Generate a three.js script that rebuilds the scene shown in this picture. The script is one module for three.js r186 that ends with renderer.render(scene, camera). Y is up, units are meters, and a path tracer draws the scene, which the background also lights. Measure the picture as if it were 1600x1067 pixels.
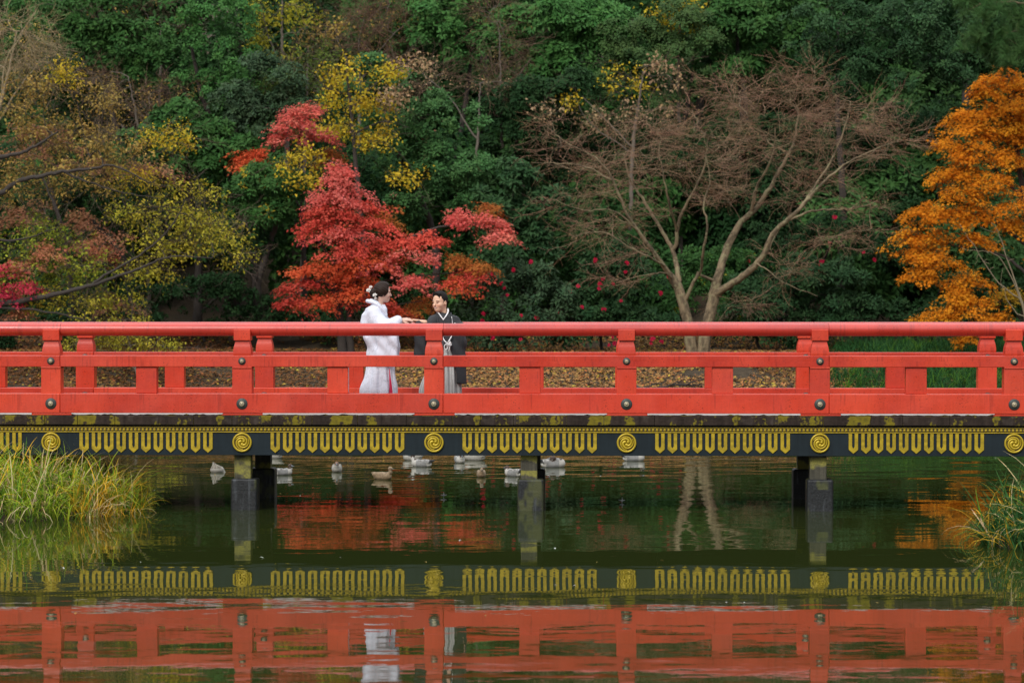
import * as THREE from 'three';
import { RoundedBoxGeometry } from 'three/addons/geometries/RoundedBoxGeometry.js';
import { mergeGeometries } from 'three/addons/utils/BufferGeometryUtils.js';

/* ---------------- camera, sky, sun, exposure ---------------- */
const scene = new THREE.Scene();
const F = 4420, CAM_Y = 2.523, CAM_Z = 34;
const camera = new THREE.PerspectiveCamera(2 * Math.atan(533.5 / F) * 180 / Math.PI, 1600 / 1067, 0.5, 600);
camera.position.set(0, CAM_Y, CAM_Z);
camera.rotation.order = 'YXZ';
camera.rotation.set(-Math.atan(63.5 / F), Math.atan(129 / F), 0);
camera.focus = 34.4; camera.userData.fStop = 3.2;
camera.updateMatrixWorld(true);
const renderer = new THREE.WebGLRenderer({ antialias: true });
renderer.toneMapping = THREE.LinearToneMapping;
renderer.toneMappingExposure = 1.36;
renderer.shadowMap.enabled = true;

{ // overcast sky: brightest overhead, soft cloud structure, even all round
  const W = 256, H = 128, d = new Float32Array(W * H * 4);
  for (let j = 0; j < H; j++) {
    const el = ((j + 0.5) / H - 0.5) * Math.PI, s = Math.max(0, Math.sin(el));
    for (let i = 0; i < W; i++) {
      const az = (i / W) * Math.PI * 2;
      const cloud = 1 + 0.06 * Math.sin(az * 5 + 6 * s) * Math.sin(9 * s + 1.3) + 0.04 * Math.sin(az * 11 - 13 * s);
      const L = el < 0 ? 0.15 : (0.27 + 1.15 * s) * cloud;
      d.set([L * 0.97, L * 1.0, L * 1.05, 1], (j * W + i) * 4);
    }
  }
  const t = new THREE.DataTexture(d, W, H, THREE.RGBAFormat, THREE.FloatType);
  t.mapping = THREE.EquirectangularReflectionMapping;
  t.magFilter = t.minFilter = THREE.LinearFilter;
  t.wrapS = THREE.RepeatWrapping;
  t.needsUpdate = true;
  scene.background = t; scene.environment = t;
}
const sun = new THREE.DirectionalLight(new THREE.Color(1, 0.95, 0.88), 1.5);
sun.position.set(-22, 42, 34);
sun.target.position.set(0, 0, -14);
sun.castShadow = true;
sun.shadow.radius = 30;
sun.shadow.mapSize.set(2048, 2048);
Object.assign(sun.shadow.camera, { left: -40, right: 40, top: 40, bottom: -40, near: 1, far: 140 });
scene.add(sun, sun.target);

/* ---------------- helpers ---------------- */
function rng(seed) {
  let a = seed >>> 0;
  const r = () => { a = (a + 0x6D2B79F5) | 0; let t = Math.imul(a ^ (a >>> 15), 1 | a); t = (t + Math.imul(t ^ (t >>> 7), 61 | t)) ^ t; return ((t ^ (t >>> 14)) >>> 0) / 4294967296; };
  r.s = (w = 1) => (r() * 2 - 1) * w;                       // symmetric
  r.g = () => (r() + r() + r() + r() - 2) * 0.866;          // roughly gaussian
  r.pick = (l) => l[Math.floor(r() * l.length)];
  return r;
}
const V = (x, y, z) => new THREE.Vector3(x, y, z);
const clamp = THREE.MathUtils.clamp, lerp = THREE.MathUtils.lerp, sstep = THREE.MathUtils.smoothstep;
const lin = (r, g, b) => new THREE.Color().setRGB(r, g, b);
function hash2(x, y) { let h = Math.imul(x | 0, 374761393) + Math.imul(y | 0, 668265263); h = Math.imul(h ^ (h >>> 13), 1274126177); return ((h ^ (h >>> 16)) >>> 0) / 4294967296; }
function vnoise(x, y, per = 0) {                            // value noise, optionally periodic
  let ix = Math.floor(x), iy = Math.floor(y); const fx = x - ix, fy = y - iy;
  const u = fx * fx * (3 - 2 * fx), v = fy * fy * (3 - 2 * fy), w = per ? (k) => ((k % per) + per) % per : (k) => k;
  return lerp(lerp(hash2(w(ix), w(iy)), hash2(w(ix + 1), w(iy)), u), lerp(hash2(w(ix), w(iy + 1)), hash2(w(ix + 1), w(iy + 1)), u), v);
}
function fbm(x, y, oct = 4, per = 0) { let s = 0, a = 0.5, n = 0; for (let i = 0; i < oct; i++) { s += a * vnoise(x, y, per); n += a; a *= 0.5; x *= 2; y *= 2; per *= 2; } return s / n; }
function tex(w, h, fn, srgb = false) {                      // fn(x, y) -> [r, g, b] in 0..1
  const d = new Uint8Array(w * h * 4);
  for (let j = 0; j < h; j++) for (let i = 0; i < w; i++) { const c = fn(i / w, j / h); for (let k = 0; k < 3; k++) d[(j * w + i) * 4 + k] = clamp(c[k], 0, 1) * 255; d[(j * w + i) * 4 + 3] = 255; }
  const t = new THREE.DataTexture(d, w, h);
  t.wrapS = t.wrapT = THREE.RepeatWrapping; t.magFilter = THREE.LinearFilter; t.minFilter = THREE.LinearMipmapLinearFilter; t.generateMipmaps = true;
  if (srgb) t.colorSpace = THREE.SRGBColorSpace;
  t.needsUpdate = true; return t;
}
const names = {};
function numbered(n) { const k = names[n] = (names[n] ?? -1) + 1; return k ? n + '_' + String(k).padStart(3, '0') : n; }
function shade(o) { o.castShadow = o.receiveShadow = true; return o; }
function thing(name, label, category, pos = [0, 0, 0], group) {
  const g = new THREE.Group(); g.name = numbered(name); g.position.set(...pos); g.userData = { label, category };
  if (group) g.userData.group = group;
  scene.add(g); return g;
}
function part(name, geo, mat, parent, label) {
  const m = shade(new THREE.Mesh(geo, mat)); m.name = name; parent.add(m);
  if (label) m.userData.label = label;
  return m;
}
function structure(name, geo, mat) { const m = shade(new THREE.Mesh(geo, mat)); m.name = numbered(name); m.userData = { kind: 'structure' }; scene.add(m); return m; }
function merge(list) { return mergeGeometries(list.map((g) => { const q = g.index ? g.toNonIndexed() : g; for (const k of Object.keys(q.attributes)) if (!['position', 'normal', 'uv', 'color'].includes(k)) q.deleteAttribute(k); return q; })); }
// uv in metres by the dominant axis of each face
function metric(g, ox = 0, oy = 0) {
  const q = g.index ? g.toNonIndexed() : g, p = q.attributes.position, n = p.count, uv = new Float32Array(n * 2), a = V(), b = V(), c = V();
  for (let i = 0; i < n; i += 3) {
    a.fromBufferAttribute(p, i); b.fromBufferAttribute(p, i + 1); c.fromBufferAttribute(p, i + 2);
    const m = b.clone().sub(a).cross(c.clone().sub(a)), x = Math.abs(m.x), y = Math.abs(m.y), z = Math.abs(m.z);
    [a, b, c].forEach((v, k) => { const [s, t] = z >= x && z >= y ? [v.x, v.y] : y >= x ? [v.x, v.z] : [v.z, v.y]; uv[(i + k) * 2] = s + ox; uv[(i + k) * 2 + 1] = t + oy; });
  }
  q.setAttribute('uv', new THREE.BufferAttribute(uv, 2)); return q;
}
const box = (w, h, d, x = 0, y = 0, z = 0, r = 0.006) => new RoundedBoxGeometry(w, h, d, 2, Math.min(r, w / 3, h / 3, d / 3)).translate(x, y, z);
function strand(pts, radii, sides = 5, cap = true) {       // tapered tube through points; uv in metres
  const n = pts.length, pos = [], nor = [], uv = [], idx = []; let up = null, len = 0; const t = V(), s = V(), q = V();
  for (let i = 0; i < n; i++) {
    t.copy(pts[Math.min(n - 1, i + 1)]).sub(pts[Math.max(0, i - 1)]).normalize();
    if (!up) up = Math.abs(t.y) < 0.8 ? V(0, 1, 0) : V(0, 0, 1);
    s.copy(up).cross(t).normalize(); up.copy(t).cross(s).normalize();
    if (i) len += pts[i].distanceTo(pts[i - 1]);
    const r = typeof radii === 'number' ? radii : radii[i];
    for (let k = 0; k <= sides; k++) {
      const a = k / sides * Math.PI * 2; q.copy(s).multiplyScalar(Math.cos(a)).addScaledVector(up, Math.sin(a));
      pos.push(pts[i].x + q.x * r, pts[i].y + q.y * r, pts[i].z + q.z * r); nor.push(q.x, q.y, q.z); uv.push(k / sides * Math.max(0.05, r * 6.28), len);
    }
  }
  const w = sides + 1;
  for (let i = 0; i < n - 1; i++) for (let k = 0; k < sides; k++) { const a = i * w + k; idx.push(a, a + 1, a + w, a + 1, a + w + 1, a + w); }
  if (cap) for (const [row, flip] of [[0, 1], [n - 1, 0]]) for (let k = 1; k < sides - 1; k++) { const a = row * w; flip ? idx.push(a, a + k + 1, a + k) : idx.push(a, a + k, a + k + 1); }
  const g = new THREE.BufferGeometry();
  g.setAttribute('position', new THREE.Float32BufferAttribute(pos, 3)); g.setAttribute('normal', new THREE.Float32BufferAttribute(nor, 3)); g.setAttribute('uv', new THREE.Float32BufferAttribute(uv, 2)); g.setIndex(idx);
  return g;
}
const curve = (pts, n) => new THREE.CatmullRomCurve3(pts, false, 'centripetal').getPoints(n);
// measuring aid for the layout: the point at depth z that shows at pixel (px, py) of the 1600 x 1067 photograph
function at(px, py, z) { const d = V((px - 800) / F, -(py - 533.5) / F, -1).applyQuaternion(camera.quaternion); return d.multiplyScalar((z - CAM_Z) / d.z).add(camera.position); }
const ppm = (z) => F / (CAM_Z - z);                         // pixels per metre at depth z
function onWater(px, py) { const d = V((px - 800) / F, -(py - 533.5) / F, -1).applyQuaternion(camera.quaternion); return d.multiplyScalar(-CAM_Y / d.y).add(camera.position); }

/* ---------------- signed-distance meshing (bodies, cloth, birds) ---------------- */
const sd = {
  cap(p, a, b, ra, rb) { const ax = b[0] - a[0], ay = b[1] - a[1], az = b[2] - a[2], x = p[0] - a[0], y = p[1] - a[1], z = p[2] - a[2]; const h = clamp((x * ax + y * ay + z * az) / (ax * ax + ay * ay + az * az), 0, 1); return Math.hypot(x - ax * h, y - ay * h, z - az * h) - (ra + (rb - ra) * h); },
  ell(p, c, r) { const x = (p[0] - c[0]) / r[0], y = (p[1] - c[1]) / r[1], z = (p[2] - c[2]) / r[2], k = Math.hypot(x, y, z), k1 = Math.hypot(x / r[0], y / r[1], z / r[2]); return k < 1e-6 ? -Math.min(...r) : k * (k - 1) / k1; },
  box(p, c, h, r) { const x = Math.abs(p[0] - c[0]) - h[0] + r, y = Math.abs(p[1] - c[1]) - h[1] + r, z = Math.abs(p[2] - c[2]) - h[2] + r; return Math.hypot(Math.max(x, 0), Math.max(y, 0), Math.max(z, 0)) + Math.min(Math.max(x, y, z), 0) - r; },
  smin(a, b, k) { const h = clamp(0.5 + 0.5 * (b - a) / k, 0, 1); return b + (a - b) * h - k * h * (1 - h); },
  // stack of ellipses [y, cx, cz, rx, rz]
  loft(p, rows) {
    const y = p[1]; let i = 0; while (i < rows.length - 2 && y > rows[i + 1][0]) i++;
    const a = rows[i], b = rows[i + 1], t = clamp((y - a[0]) / (b[0] - a[0]), 0, 1), s = t * t * (3 - 2 * t), m = (k) => a[k] + (b[k] - a[k]) * s;
    const rx = m(3), rz = m(4), x = p[0] - m(1), z = p[2] - m(2), d = (Math.hypot(x / rx, z / rz) - 1) * Math.min(rx, rz);
    const v = Math.max(rows[0][0] - y, y - rows[rows.length - 1][0]);
    return Math.max(d, v);
  },
};
function netMesh(fn, lo, hi, cell, colour) {               // naive surface nets
  const N = [0, 1, 2].map((k) => Math.ceil((hi[k] - lo[k]) / cell) + 1), [nx, ny, nz] = N, f = new Float32Array(nx * ny * nz), id = (i, j, k) => (k * ny + j) * nx + i;
  for (let k = 0; k < nz; k++) for (let j = 0; j < ny; j++) for (let i = 0; i < nx; i++) f[id(i, j, k)] = fn([lo[0] + i * cell, lo[1] + j * cell, lo[2] + k * cell]);
  const vi = new Int32Array(nx * ny * nz).fill(-1), pos = [], idx = [];
  for (let k = 0; k < nz - 1; k++) for (let j = 0; j < ny - 1; j++) for (let i = 0; i < nx - 1; i++) {
    let c = 0, x = 0, y = 0, z = 0;
    const e = (a, b, A, B) => { if ((a < 0) !== (b < 0)) { const t = a / (a - b); x += A[0] + (B[0] - A[0]) * t; y += A[1] + (B[1] - A[1]) * t; z += A[2] + (B[2] - A[2]) * t; c++; } };
    const q = []; for (let m = 0; m < 8; m++) q.push(f[id(i + (m & 1), j + ((m >> 1) & 1), k + (m >> 2))]);
    if (q.every((v) => v < 0) || q.every((v) => v >= 0)) continue;
    const P = (m) => [m & 1, (m >> 1) & 1, m >> 2];
    for (const [a, b] of [[0, 1], [2, 3], [4, 5], [6, 7], [0, 2], [1, 3], [4, 6], [5, 7], [0, 4], [1, 5], [2, 6], [3, 7]]) e(q[a], q[b], P(a), P(b));
    vi[id(i, j, k)] = pos.length / 3; pos.push(lo[0] + (i + x / c) * cell, lo[1] + (j + y / c) * cell, lo[2] + (k + z / c) * cell);
  }
  const quad = (a, b, c, d, fl) => { if (a < 0 || b < 0 || c < 0 || d < 0) return; fl ? idx.push(a, b, c, a, c, d) : idx.push(a, c, b, a, d, c); };
  for (let k = 1; k < nz - 1; k++) for (let j = 1; j < ny - 1; j++) for (let i = 1; i < nx - 1; i++) {
    const s = f[id(i, j, k)] < 0;
    if (s !== f[id(i + 1, j, k)] < 0) quad(vi[id(i, j - 1, k - 1)], vi[id(i, j, k - 1)], vi[id(i, j, k)], vi[id(i, j - 1, k)], s);
    if (s !== f[id(i, j + 1, k)] < 0) quad(vi[id(i - 1, j, k - 1)], vi[id(i - 1, j, k)], vi[id(i, j, k)], vi[id(i, j, k - 1)], s);
    if (s !== f[id(i, j, k + 1)] < 0) quad(vi[id(i - 1, j - 1, k)], vi[id(i, j - 1, k)], vi[id(i, j, k)], vi[id(i - 1, j, k)], s);
  }
  const nor = [], col = [], uv = [], h = cell * 0.5;
  for (let i = 0; i < pos.length; i += 3) {
    const p = [pos[i], pos[i + 1], pos[i + 2]], g = [0, 1, 2].map((k) => { const a = [...p], b = [...p]; a[k] += h; b[k] -= h; return fn(a) - fn(b); }), l = Math.hypot(...g) || 1;
    nor.push(g[0] / l, g[1] / l, g[2] / l); uv.push(p[0] + p[2] * 0.7, p[1]);
    if (colour) col.push(...colour(p, [g[0] / l, g[1] / l, g[2] / l]));
  }
  const g = new THREE.BufferGeometry();
  g.setAttribute('position', new THREE.Float32BufferAttribute(pos, 3)); g.setAttribute('normal', new THREE.Float32BufferAttribute(nor, 3)); g.setAttribute('uv', new THREE.Float32BufferAttribute(uv, 2));
  if (colour) g.setAttribute('color', new THREE.Float32BufferAttribute(col, 3));
  g.setIndex(idx); return g;
}

/* ---------------- surface materials ---------------- */
const std = (o) => new THREE.MeshStandardMaterial(o);
const grainBump = tex(256, 256, (x, y) => { const v = 0.6 * fbm(x * 8, y * 32, 4, 8) + 0.4 * fbm(x * 64, y * 64, 2, 64); return [v, v, v]; });
function tinted(w, rep, fn) { const t = tex(w, w, fn); t.repeat.set(rep[0], rep[1]); return t; }
// vermilion lacquer on timber: brush grain, drip stains, chalked patches and small chips
const lacquerTex = tinted(1024, [1 / 2.2, 1 / 2.2], (x, y) => {
  const patch = fbm(x * 5, y * 5, 4, 5), streak = fbm(x * 90, y * 5, 3, 90), blot = fbm(x * 14 + 3, y * 10, 4, 14), fine = fbm(x * 200, y * 200, 2, 200);
  let k = 0.86 + 0.4 * (patch - 0.5) + 0.16 * (fine - 0.5) + 0.16 * (streak - 0.5);
  const stain = sstep(streak, 0.58, 0.74) * sstep(blot, 0.42, 0.66), chalk = sstep(blot, 0.6, 0.78) * 0.06, chip = fine > 0.74 && blot < 0.4 ? 0.5 : 0;
  k *= 1 - 0.28 * stain - chip;
  return [k + chalk * 0.3, k * (0.93 + 0.25 * (patch - 0.5)) + chalk * 0.4, k * (0.93 + 0.2 * (blot - 0.5)) + chalk * 0.4];
});
const railRough = tinted(512, [1 / 1.6, 1 / 1.6], (x, y) => { const v = 0.24 + 0.36 * fbm(x * 7, y * 7, 4, 7); return [v, v, v]; });
const M = {};
const vermilion = (r, g, b) => std({ color: lin(r, g, b), map: lacquerTex, roughness: 0.95, roughnessMap: railRough, bumpMap: grainBump, bumpScale: 0.0012 });
M.rail = [vermilion(0.72, 0.064, 0.027), vermilion(0.68, 0.056, 0.024), vermilion(0.74, 0.072, 0.031), vermilion(0.65, 0.058, 0.027), vermilion(0.72, 0.078, 0.038)];
M.handrail = new THREE.MeshPhysicalMaterial({ color: lin(0.60, 0.044, 0.026), map: lacquerTex, roughness: 0.8, roughnessMap: railRough, bumpMap: grainBump, bumpScale: 0.0012, clearcoat: 0.5, clearcoatRoughness: 0.3 });
M.goldPaint = std({ color: lin(0.46, 0.325, 0.013), roughness: 0.42, map: tinted(256, [0.6, 3], (x, y) => { const k = 0.78 + 0.8 * (fbm(x * 30, y * 10, 4, 30) - 0.4); return [k, k, k]; }), bumpMap: grainBump, bumpScale: 0.001 });
M.goldLeaf = std({ color: lin(0.50, 0.36, 0.022), roughness: 0.36, metalness: 0.25 });
M.crestShade = std({ color: lin(0.10, 0.068, 0.01), roughness: 0.6 });  // disc colour darkened to paint in the recess shade behind the gilt relief
M.slate = new THREE.MeshPhysicalMaterial({ color: lin(0.014, 0.024, 0.031), roughness: 0.7, specularIntensity: 0.5, map: tinted(512, [1 / 2, 1 / 2], (x, y) => { const s = fbm(x * 60, y * 4, 3, 60), b = fbm(x * 5, y * 8, 4, 5); const k = 0.75 + 0.5 * (b - 0.4) + 0.35 * (s - 0.5); return [k, k, k * 0.98]; }), bumpMap: grainBump, bumpScale: 0.001 });
M.stud = std({ color: lin(0.055, 0.062, 0.058), roughness: 0.5, metalness: 0.5 });
M.studBoss = std({ color: lin(0.42, 0.36, 0.24), roughness: 0.4, metalness: 0.5 });
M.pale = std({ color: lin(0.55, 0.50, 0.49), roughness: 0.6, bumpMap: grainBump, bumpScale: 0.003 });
// weathered plank ends with patches of yellow-green moss
const mossTex = tinted(1024, [1 / 3.1, 1 / 3.1], (x, y) => {
  const m = fbm(x * 22, y * 9 + 2, 5, 22), f = fbm(x * 120, y * 120, 3, 120), s = fbm(x * 80, y * 8, 3, 80), b = fbm(x * 30 + 7, y * 30, 3, 30);
  const moss = sstep(m + 0.2 * (f - 0.5), 0.53, 0.62), grey = sstep(b, 0.6, 0.78) * 0.4;
  const w = 0.6 + 0.8 * (s - 0.3) + 0.35 * (f - 0.5);
  return [lerp(lerp(0.062, 0.12, grey) * w, 0.23 + 0.16 * (f - 0.5), moss), lerp(lerp(0.045, 0.10, grey) * w, 0.19 + 0.12 * (f - 0.5), moss), lerp(lerp(0.037, 0.085, grey) * w, 0.022, moss)];
});
M.plank = new THREE.MeshPhysicalMaterial({ color: lin(0.72, 0.7, 0.68), map: mossTex, roughness: 0.9, specularIntensity: 0.4, bumpMap: grainBump, bumpScale: 0.004 });
const pierTex = tinted(512, [1 / 1.1, 1 / 1.1], (x, y) => {
  const m = fbm(x * 5, y * 6, 5, 5), f = fbm(x * 90, y * 60, 3, 90), s = fbm(x * 50, y * 3, 3, 50), moss = sstep(m, 0.52, 0.66), w = 0.55 + 0.9 * (s - 0.25);
  return [lerp(0.085 * w, 0.23 * (0.7 + 0.6 * f), moss), lerp(0.078 * w, 0.21 * (0.7 + 0.6 * f), moss), lerp(0.055 * w, 0.05, moss)];
});
M.pile = std({ map: pierTex, roughness: 0.85, bumpMap: grainBump, bumpScale: 0.006 });
M.sleeve = std({ map: tinted(512, [1 / 1.3, 1 / 1.3], (x, y) => { const s = fbm(x * 40, y * 3, 4, 40), b = fbm(x * 4 + 9, y * 4, 4, 4), f = fbm(x * 90, y * 90, 2, 90), g = sstep(fbm(x * 6, y * 3 + 5, 4, 6), 0.58, 0.7); const w = 0.011 + 0.075 * sstep(s, 0.55, 0.85) * sstep(b, 0.35, 0.65) + 0.02 * (f - 0.5); return [lerp(w, 0.06, g), lerp(w * 1.12, 0.065, g), lerp(w * 1.22, 0.02, g)]; }), roughness: 0.6, bumpMap: grainBump, bumpScale: 0.004 });
M.underside = std({ color: lin(0.05, 0.042, 0.034), roughness: 0.85, bumpMap: grainBump, bumpScale: 0.004 });
M.bark = std({ map: tinted(512, [1, 1], (x, y) => { const s = fbm(x * 24, y * 6, 4, 24), f = fbm(x * 70, y * 70, 3, 70), l = sstep(fbm(x * 9, y * 9 + 4, 4, 9), 0.56, 0.7); const k = 0.5 + 1.3 * (s - 0.3) + 0.5 * (f - 0.5); return [lerp(0.23 * k, 0.27, l * 0.6), lerp(0.17 * k, 0.24, l * 0.6), lerp(0.10 * k, 0.13, l * 0.6)]; }), roughness: 0.95, bumpMap: grainBump, bumpScale: 0.012 });
M.darkBark = std({ color: lin(0.045, 0.036, 0.03), roughness: 0.95, bumpMap: grainBump, bumpScale: 0.012 });
M.greyBark = std({ color: lin(0.15, 0.125, 0.1), roughness: 0.95, bumpMap: grainBump, bumpScale: 0.012 });

/* ---------------- terrain ---------------- */
const farShore = (x) => -27.4 - 1.1 * (fbm(x * 0.16 + 40, 3, 3) - 0.5) - 0.5 * (fbm(x * 0.7, 9, 2) - 0.5);
function landHeight(x, z) {
  const n = fbm(x * 0.35 + 20, z * 0.35 + 50, 4) - 0.5;
  const far = farShore(x) - z;                              // metres behind the far shore
  const near = z - (25 + 0.6 * (fbm(x * 0.4, 77, 3) - 0.5)), left = -17.2 - x + n, right = x - 15.2 + n;
  let h = -0.75;
  const rise = (d, top, w) => d > -1.6 ? lerp(-0.75, top, sstep(d, -1.6, w)) : -0.75;
  let bank = -0.75;
  if (far > -1.6) bank = far < 0 ? lerp(-0.75, 0.05, sstep(far, -1.6, 0)) : 0.05 + 1.35 * sstep(far, -1.5, 6.5) - 0.11 + Math.max(0, far - 8) * 0.26;
  h = Math.max(bank, rise(near, 0.85, 1.6), rise(left, 1.0, 1.5), rise(right, 1.0, 1.5));
  // the two sedge islands by the bridge
  const isle = (cx, cz, rx, rz, top) => { const d = Math.hypot((x - cx) / rx, (z - cz) / rz) + 0.25 * n; return d < 1.5 ? lerp(top, -0.75, sstep(d, 0.35, 1.5)) : -0.75; };
  h = Math.max(h, isle(-7.7, 0.1, 2.95, 2.9, 0.24), isle(5.6, 4.5, 2.0, 1.9, 0.24));
  return h + 0.09 * n * sstep(h, -0.2, 0.4) + 0.05 * (fbm(x * 1.7, z * 1.7, 3) - 0.5);
}
{
  const xs = [], zs = [];
  const line = (out, a, b, fine0, fine1, step) => { let v = a; while (v < b) { out.push(v); const d = v < fine0 ? fine0 - v : v > fine1 ? v - fine1 : 0; v += step + d * 0.16; } out.push(b); };
  line(xs, -260, 260, -20, 20, 0.3); line(zs, -300, 220, -46, 32, 0.3);
  const pos = [], uv = [], idx = [], w = xs.length;
  for (const z of zs) for (const x of xs) { pos.push(x, landHeight(x, z) * (Math.abs(x) > 60 || z > 60 ? 1 : 1), z); uv.push(x, z); }
  for (let j = 0; j < zs.length - 1; j++) for (let i = 0; i < w - 1; i++) { const a = j * w + i; idx.push(a, a + w, a + 1, a + 1, a + w, a + w + 1); }
  const g = new THREE.BufferGeometry(); g.setAttribute('position', new THREE.Float32BufferAttribute(pos, 3)); g.setAttribute('uv', new THREE.Float32BufferAttribute(uv, 2)); g.setIndex(idx); g.computeVertexNormals();
  const soil = tinted(512, [1 / 3.3, 1 / 3.3], (x, y) => { const f = fbm(x * 50, y * 50, 4, 50), b = fbm(x * 6, y * 6, 4, 6), k = 0.5 + f; return [lerp(0.034, 0.07, b) * k, lerp(0.026, 0.045, b) * k, lerp(0.014, 0.022, b) * k]; });
  structure('ground', g, std({ map: soil, roughness: 1, bumpMap: grainBump, bumpScale: 0.03 }));
}
const RINGS = [[338, 738], [441, 742], [526, 737], [597, 749], [659, 729], [718, 723], [752, 745], [803, 744], [864, 730], [990, 720]].map(([x, y]) => { const p = onWater(x, y); return [p.x, p.z]; });  // where the ducks float
{ // pond: murky olive water, small ripples
  const bump = tex(1024, 1024, (x, y) => {
    let v = 0; for (const [k, a] of [[6, 0.34], [13, 0.3], [29, 0.2], [61, 0.1], [120, 0.05]]) v += a * vnoise(x * k + k, y * k * 2 + 3, k * 2); return [v, v, v];
  });
  bump.repeat.set(1 / 7, 1 / 7);
  const calm = (x, z) => 0.0009 + 0.0019 * sstep(-z, -1, 10);
  const xs = 300, zs = 460, pos = [], nor = [], uv = [], idx = [];
  const X0 = -30, X1 = 30, Z0 = -31, Z1 = 29;
  const hgt = (x, z) => { let v = 0; const a = calm(x, z); for (const [k, q, s] of [[1.1, 1, 0], [2.3, 0.6, 31], [5.1, 0.32, 57]]) v += a * q * 2.2 * (vnoise(x * k * 0.6 + s + z * 0.21, z * k + s) - 0.5); if (z < -2 && z > -20) for (const [px, pz] of RINGS) { const r = Math.hypot(x - px, z - pz); if (r < 1.9) v += 0.0022 * Math.sin(r * 15) * Math.exp(-r * 1.7) * sstep(r, 0.05, 0.3); } return v; };
  for (let j = 0; j <= zs; j++) for (let i = 0; i <= xs; i++) {
    const x = lerp(X0, X1, i / xs), z = lerp(Z0, Z1, j / zs); pos.push(x, hgt(x, z), z);
    const e = 0.03, nx = -(hgt(x + e, z) - hgt(x - e, z)) / (2 * e), nz = -(hgt(x, z + e) - hgt(x, z - e)) / (2 * e), l = Math.hypot(nx, 1, nz); nor.push(nx / l, 1 / l, nz / l); uv.push(x, z);
  }
  const w = xs + 1; for (let j = 0; j < zs; j++) for (let i = 0; i < xs; i++) { const a = j * w + i; idx.push(a, a + w, a + 1, a + 1, a + w, a + w + 1); }
  const g = new THREE.BufferGeometry(); g.setAttribute('position', new THREE.Float32BufferAttribute(pos, 3)); g.setAttribute('normal', new THREE.Float32BufferAttribute(nor, 3)); g.setAttribute('uv', new THREE.Float32BufferAttribute(uv, 2)); g.setIndex(idx);
  structure('water', g, new THREE.MeshPhysicalMaterial({ color: lin(0.023, 0.032, 0.007), roughness: 0.012, ior: 1.33, bumpMap: bump, bumpScale: 0.0009 }));
}

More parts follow.
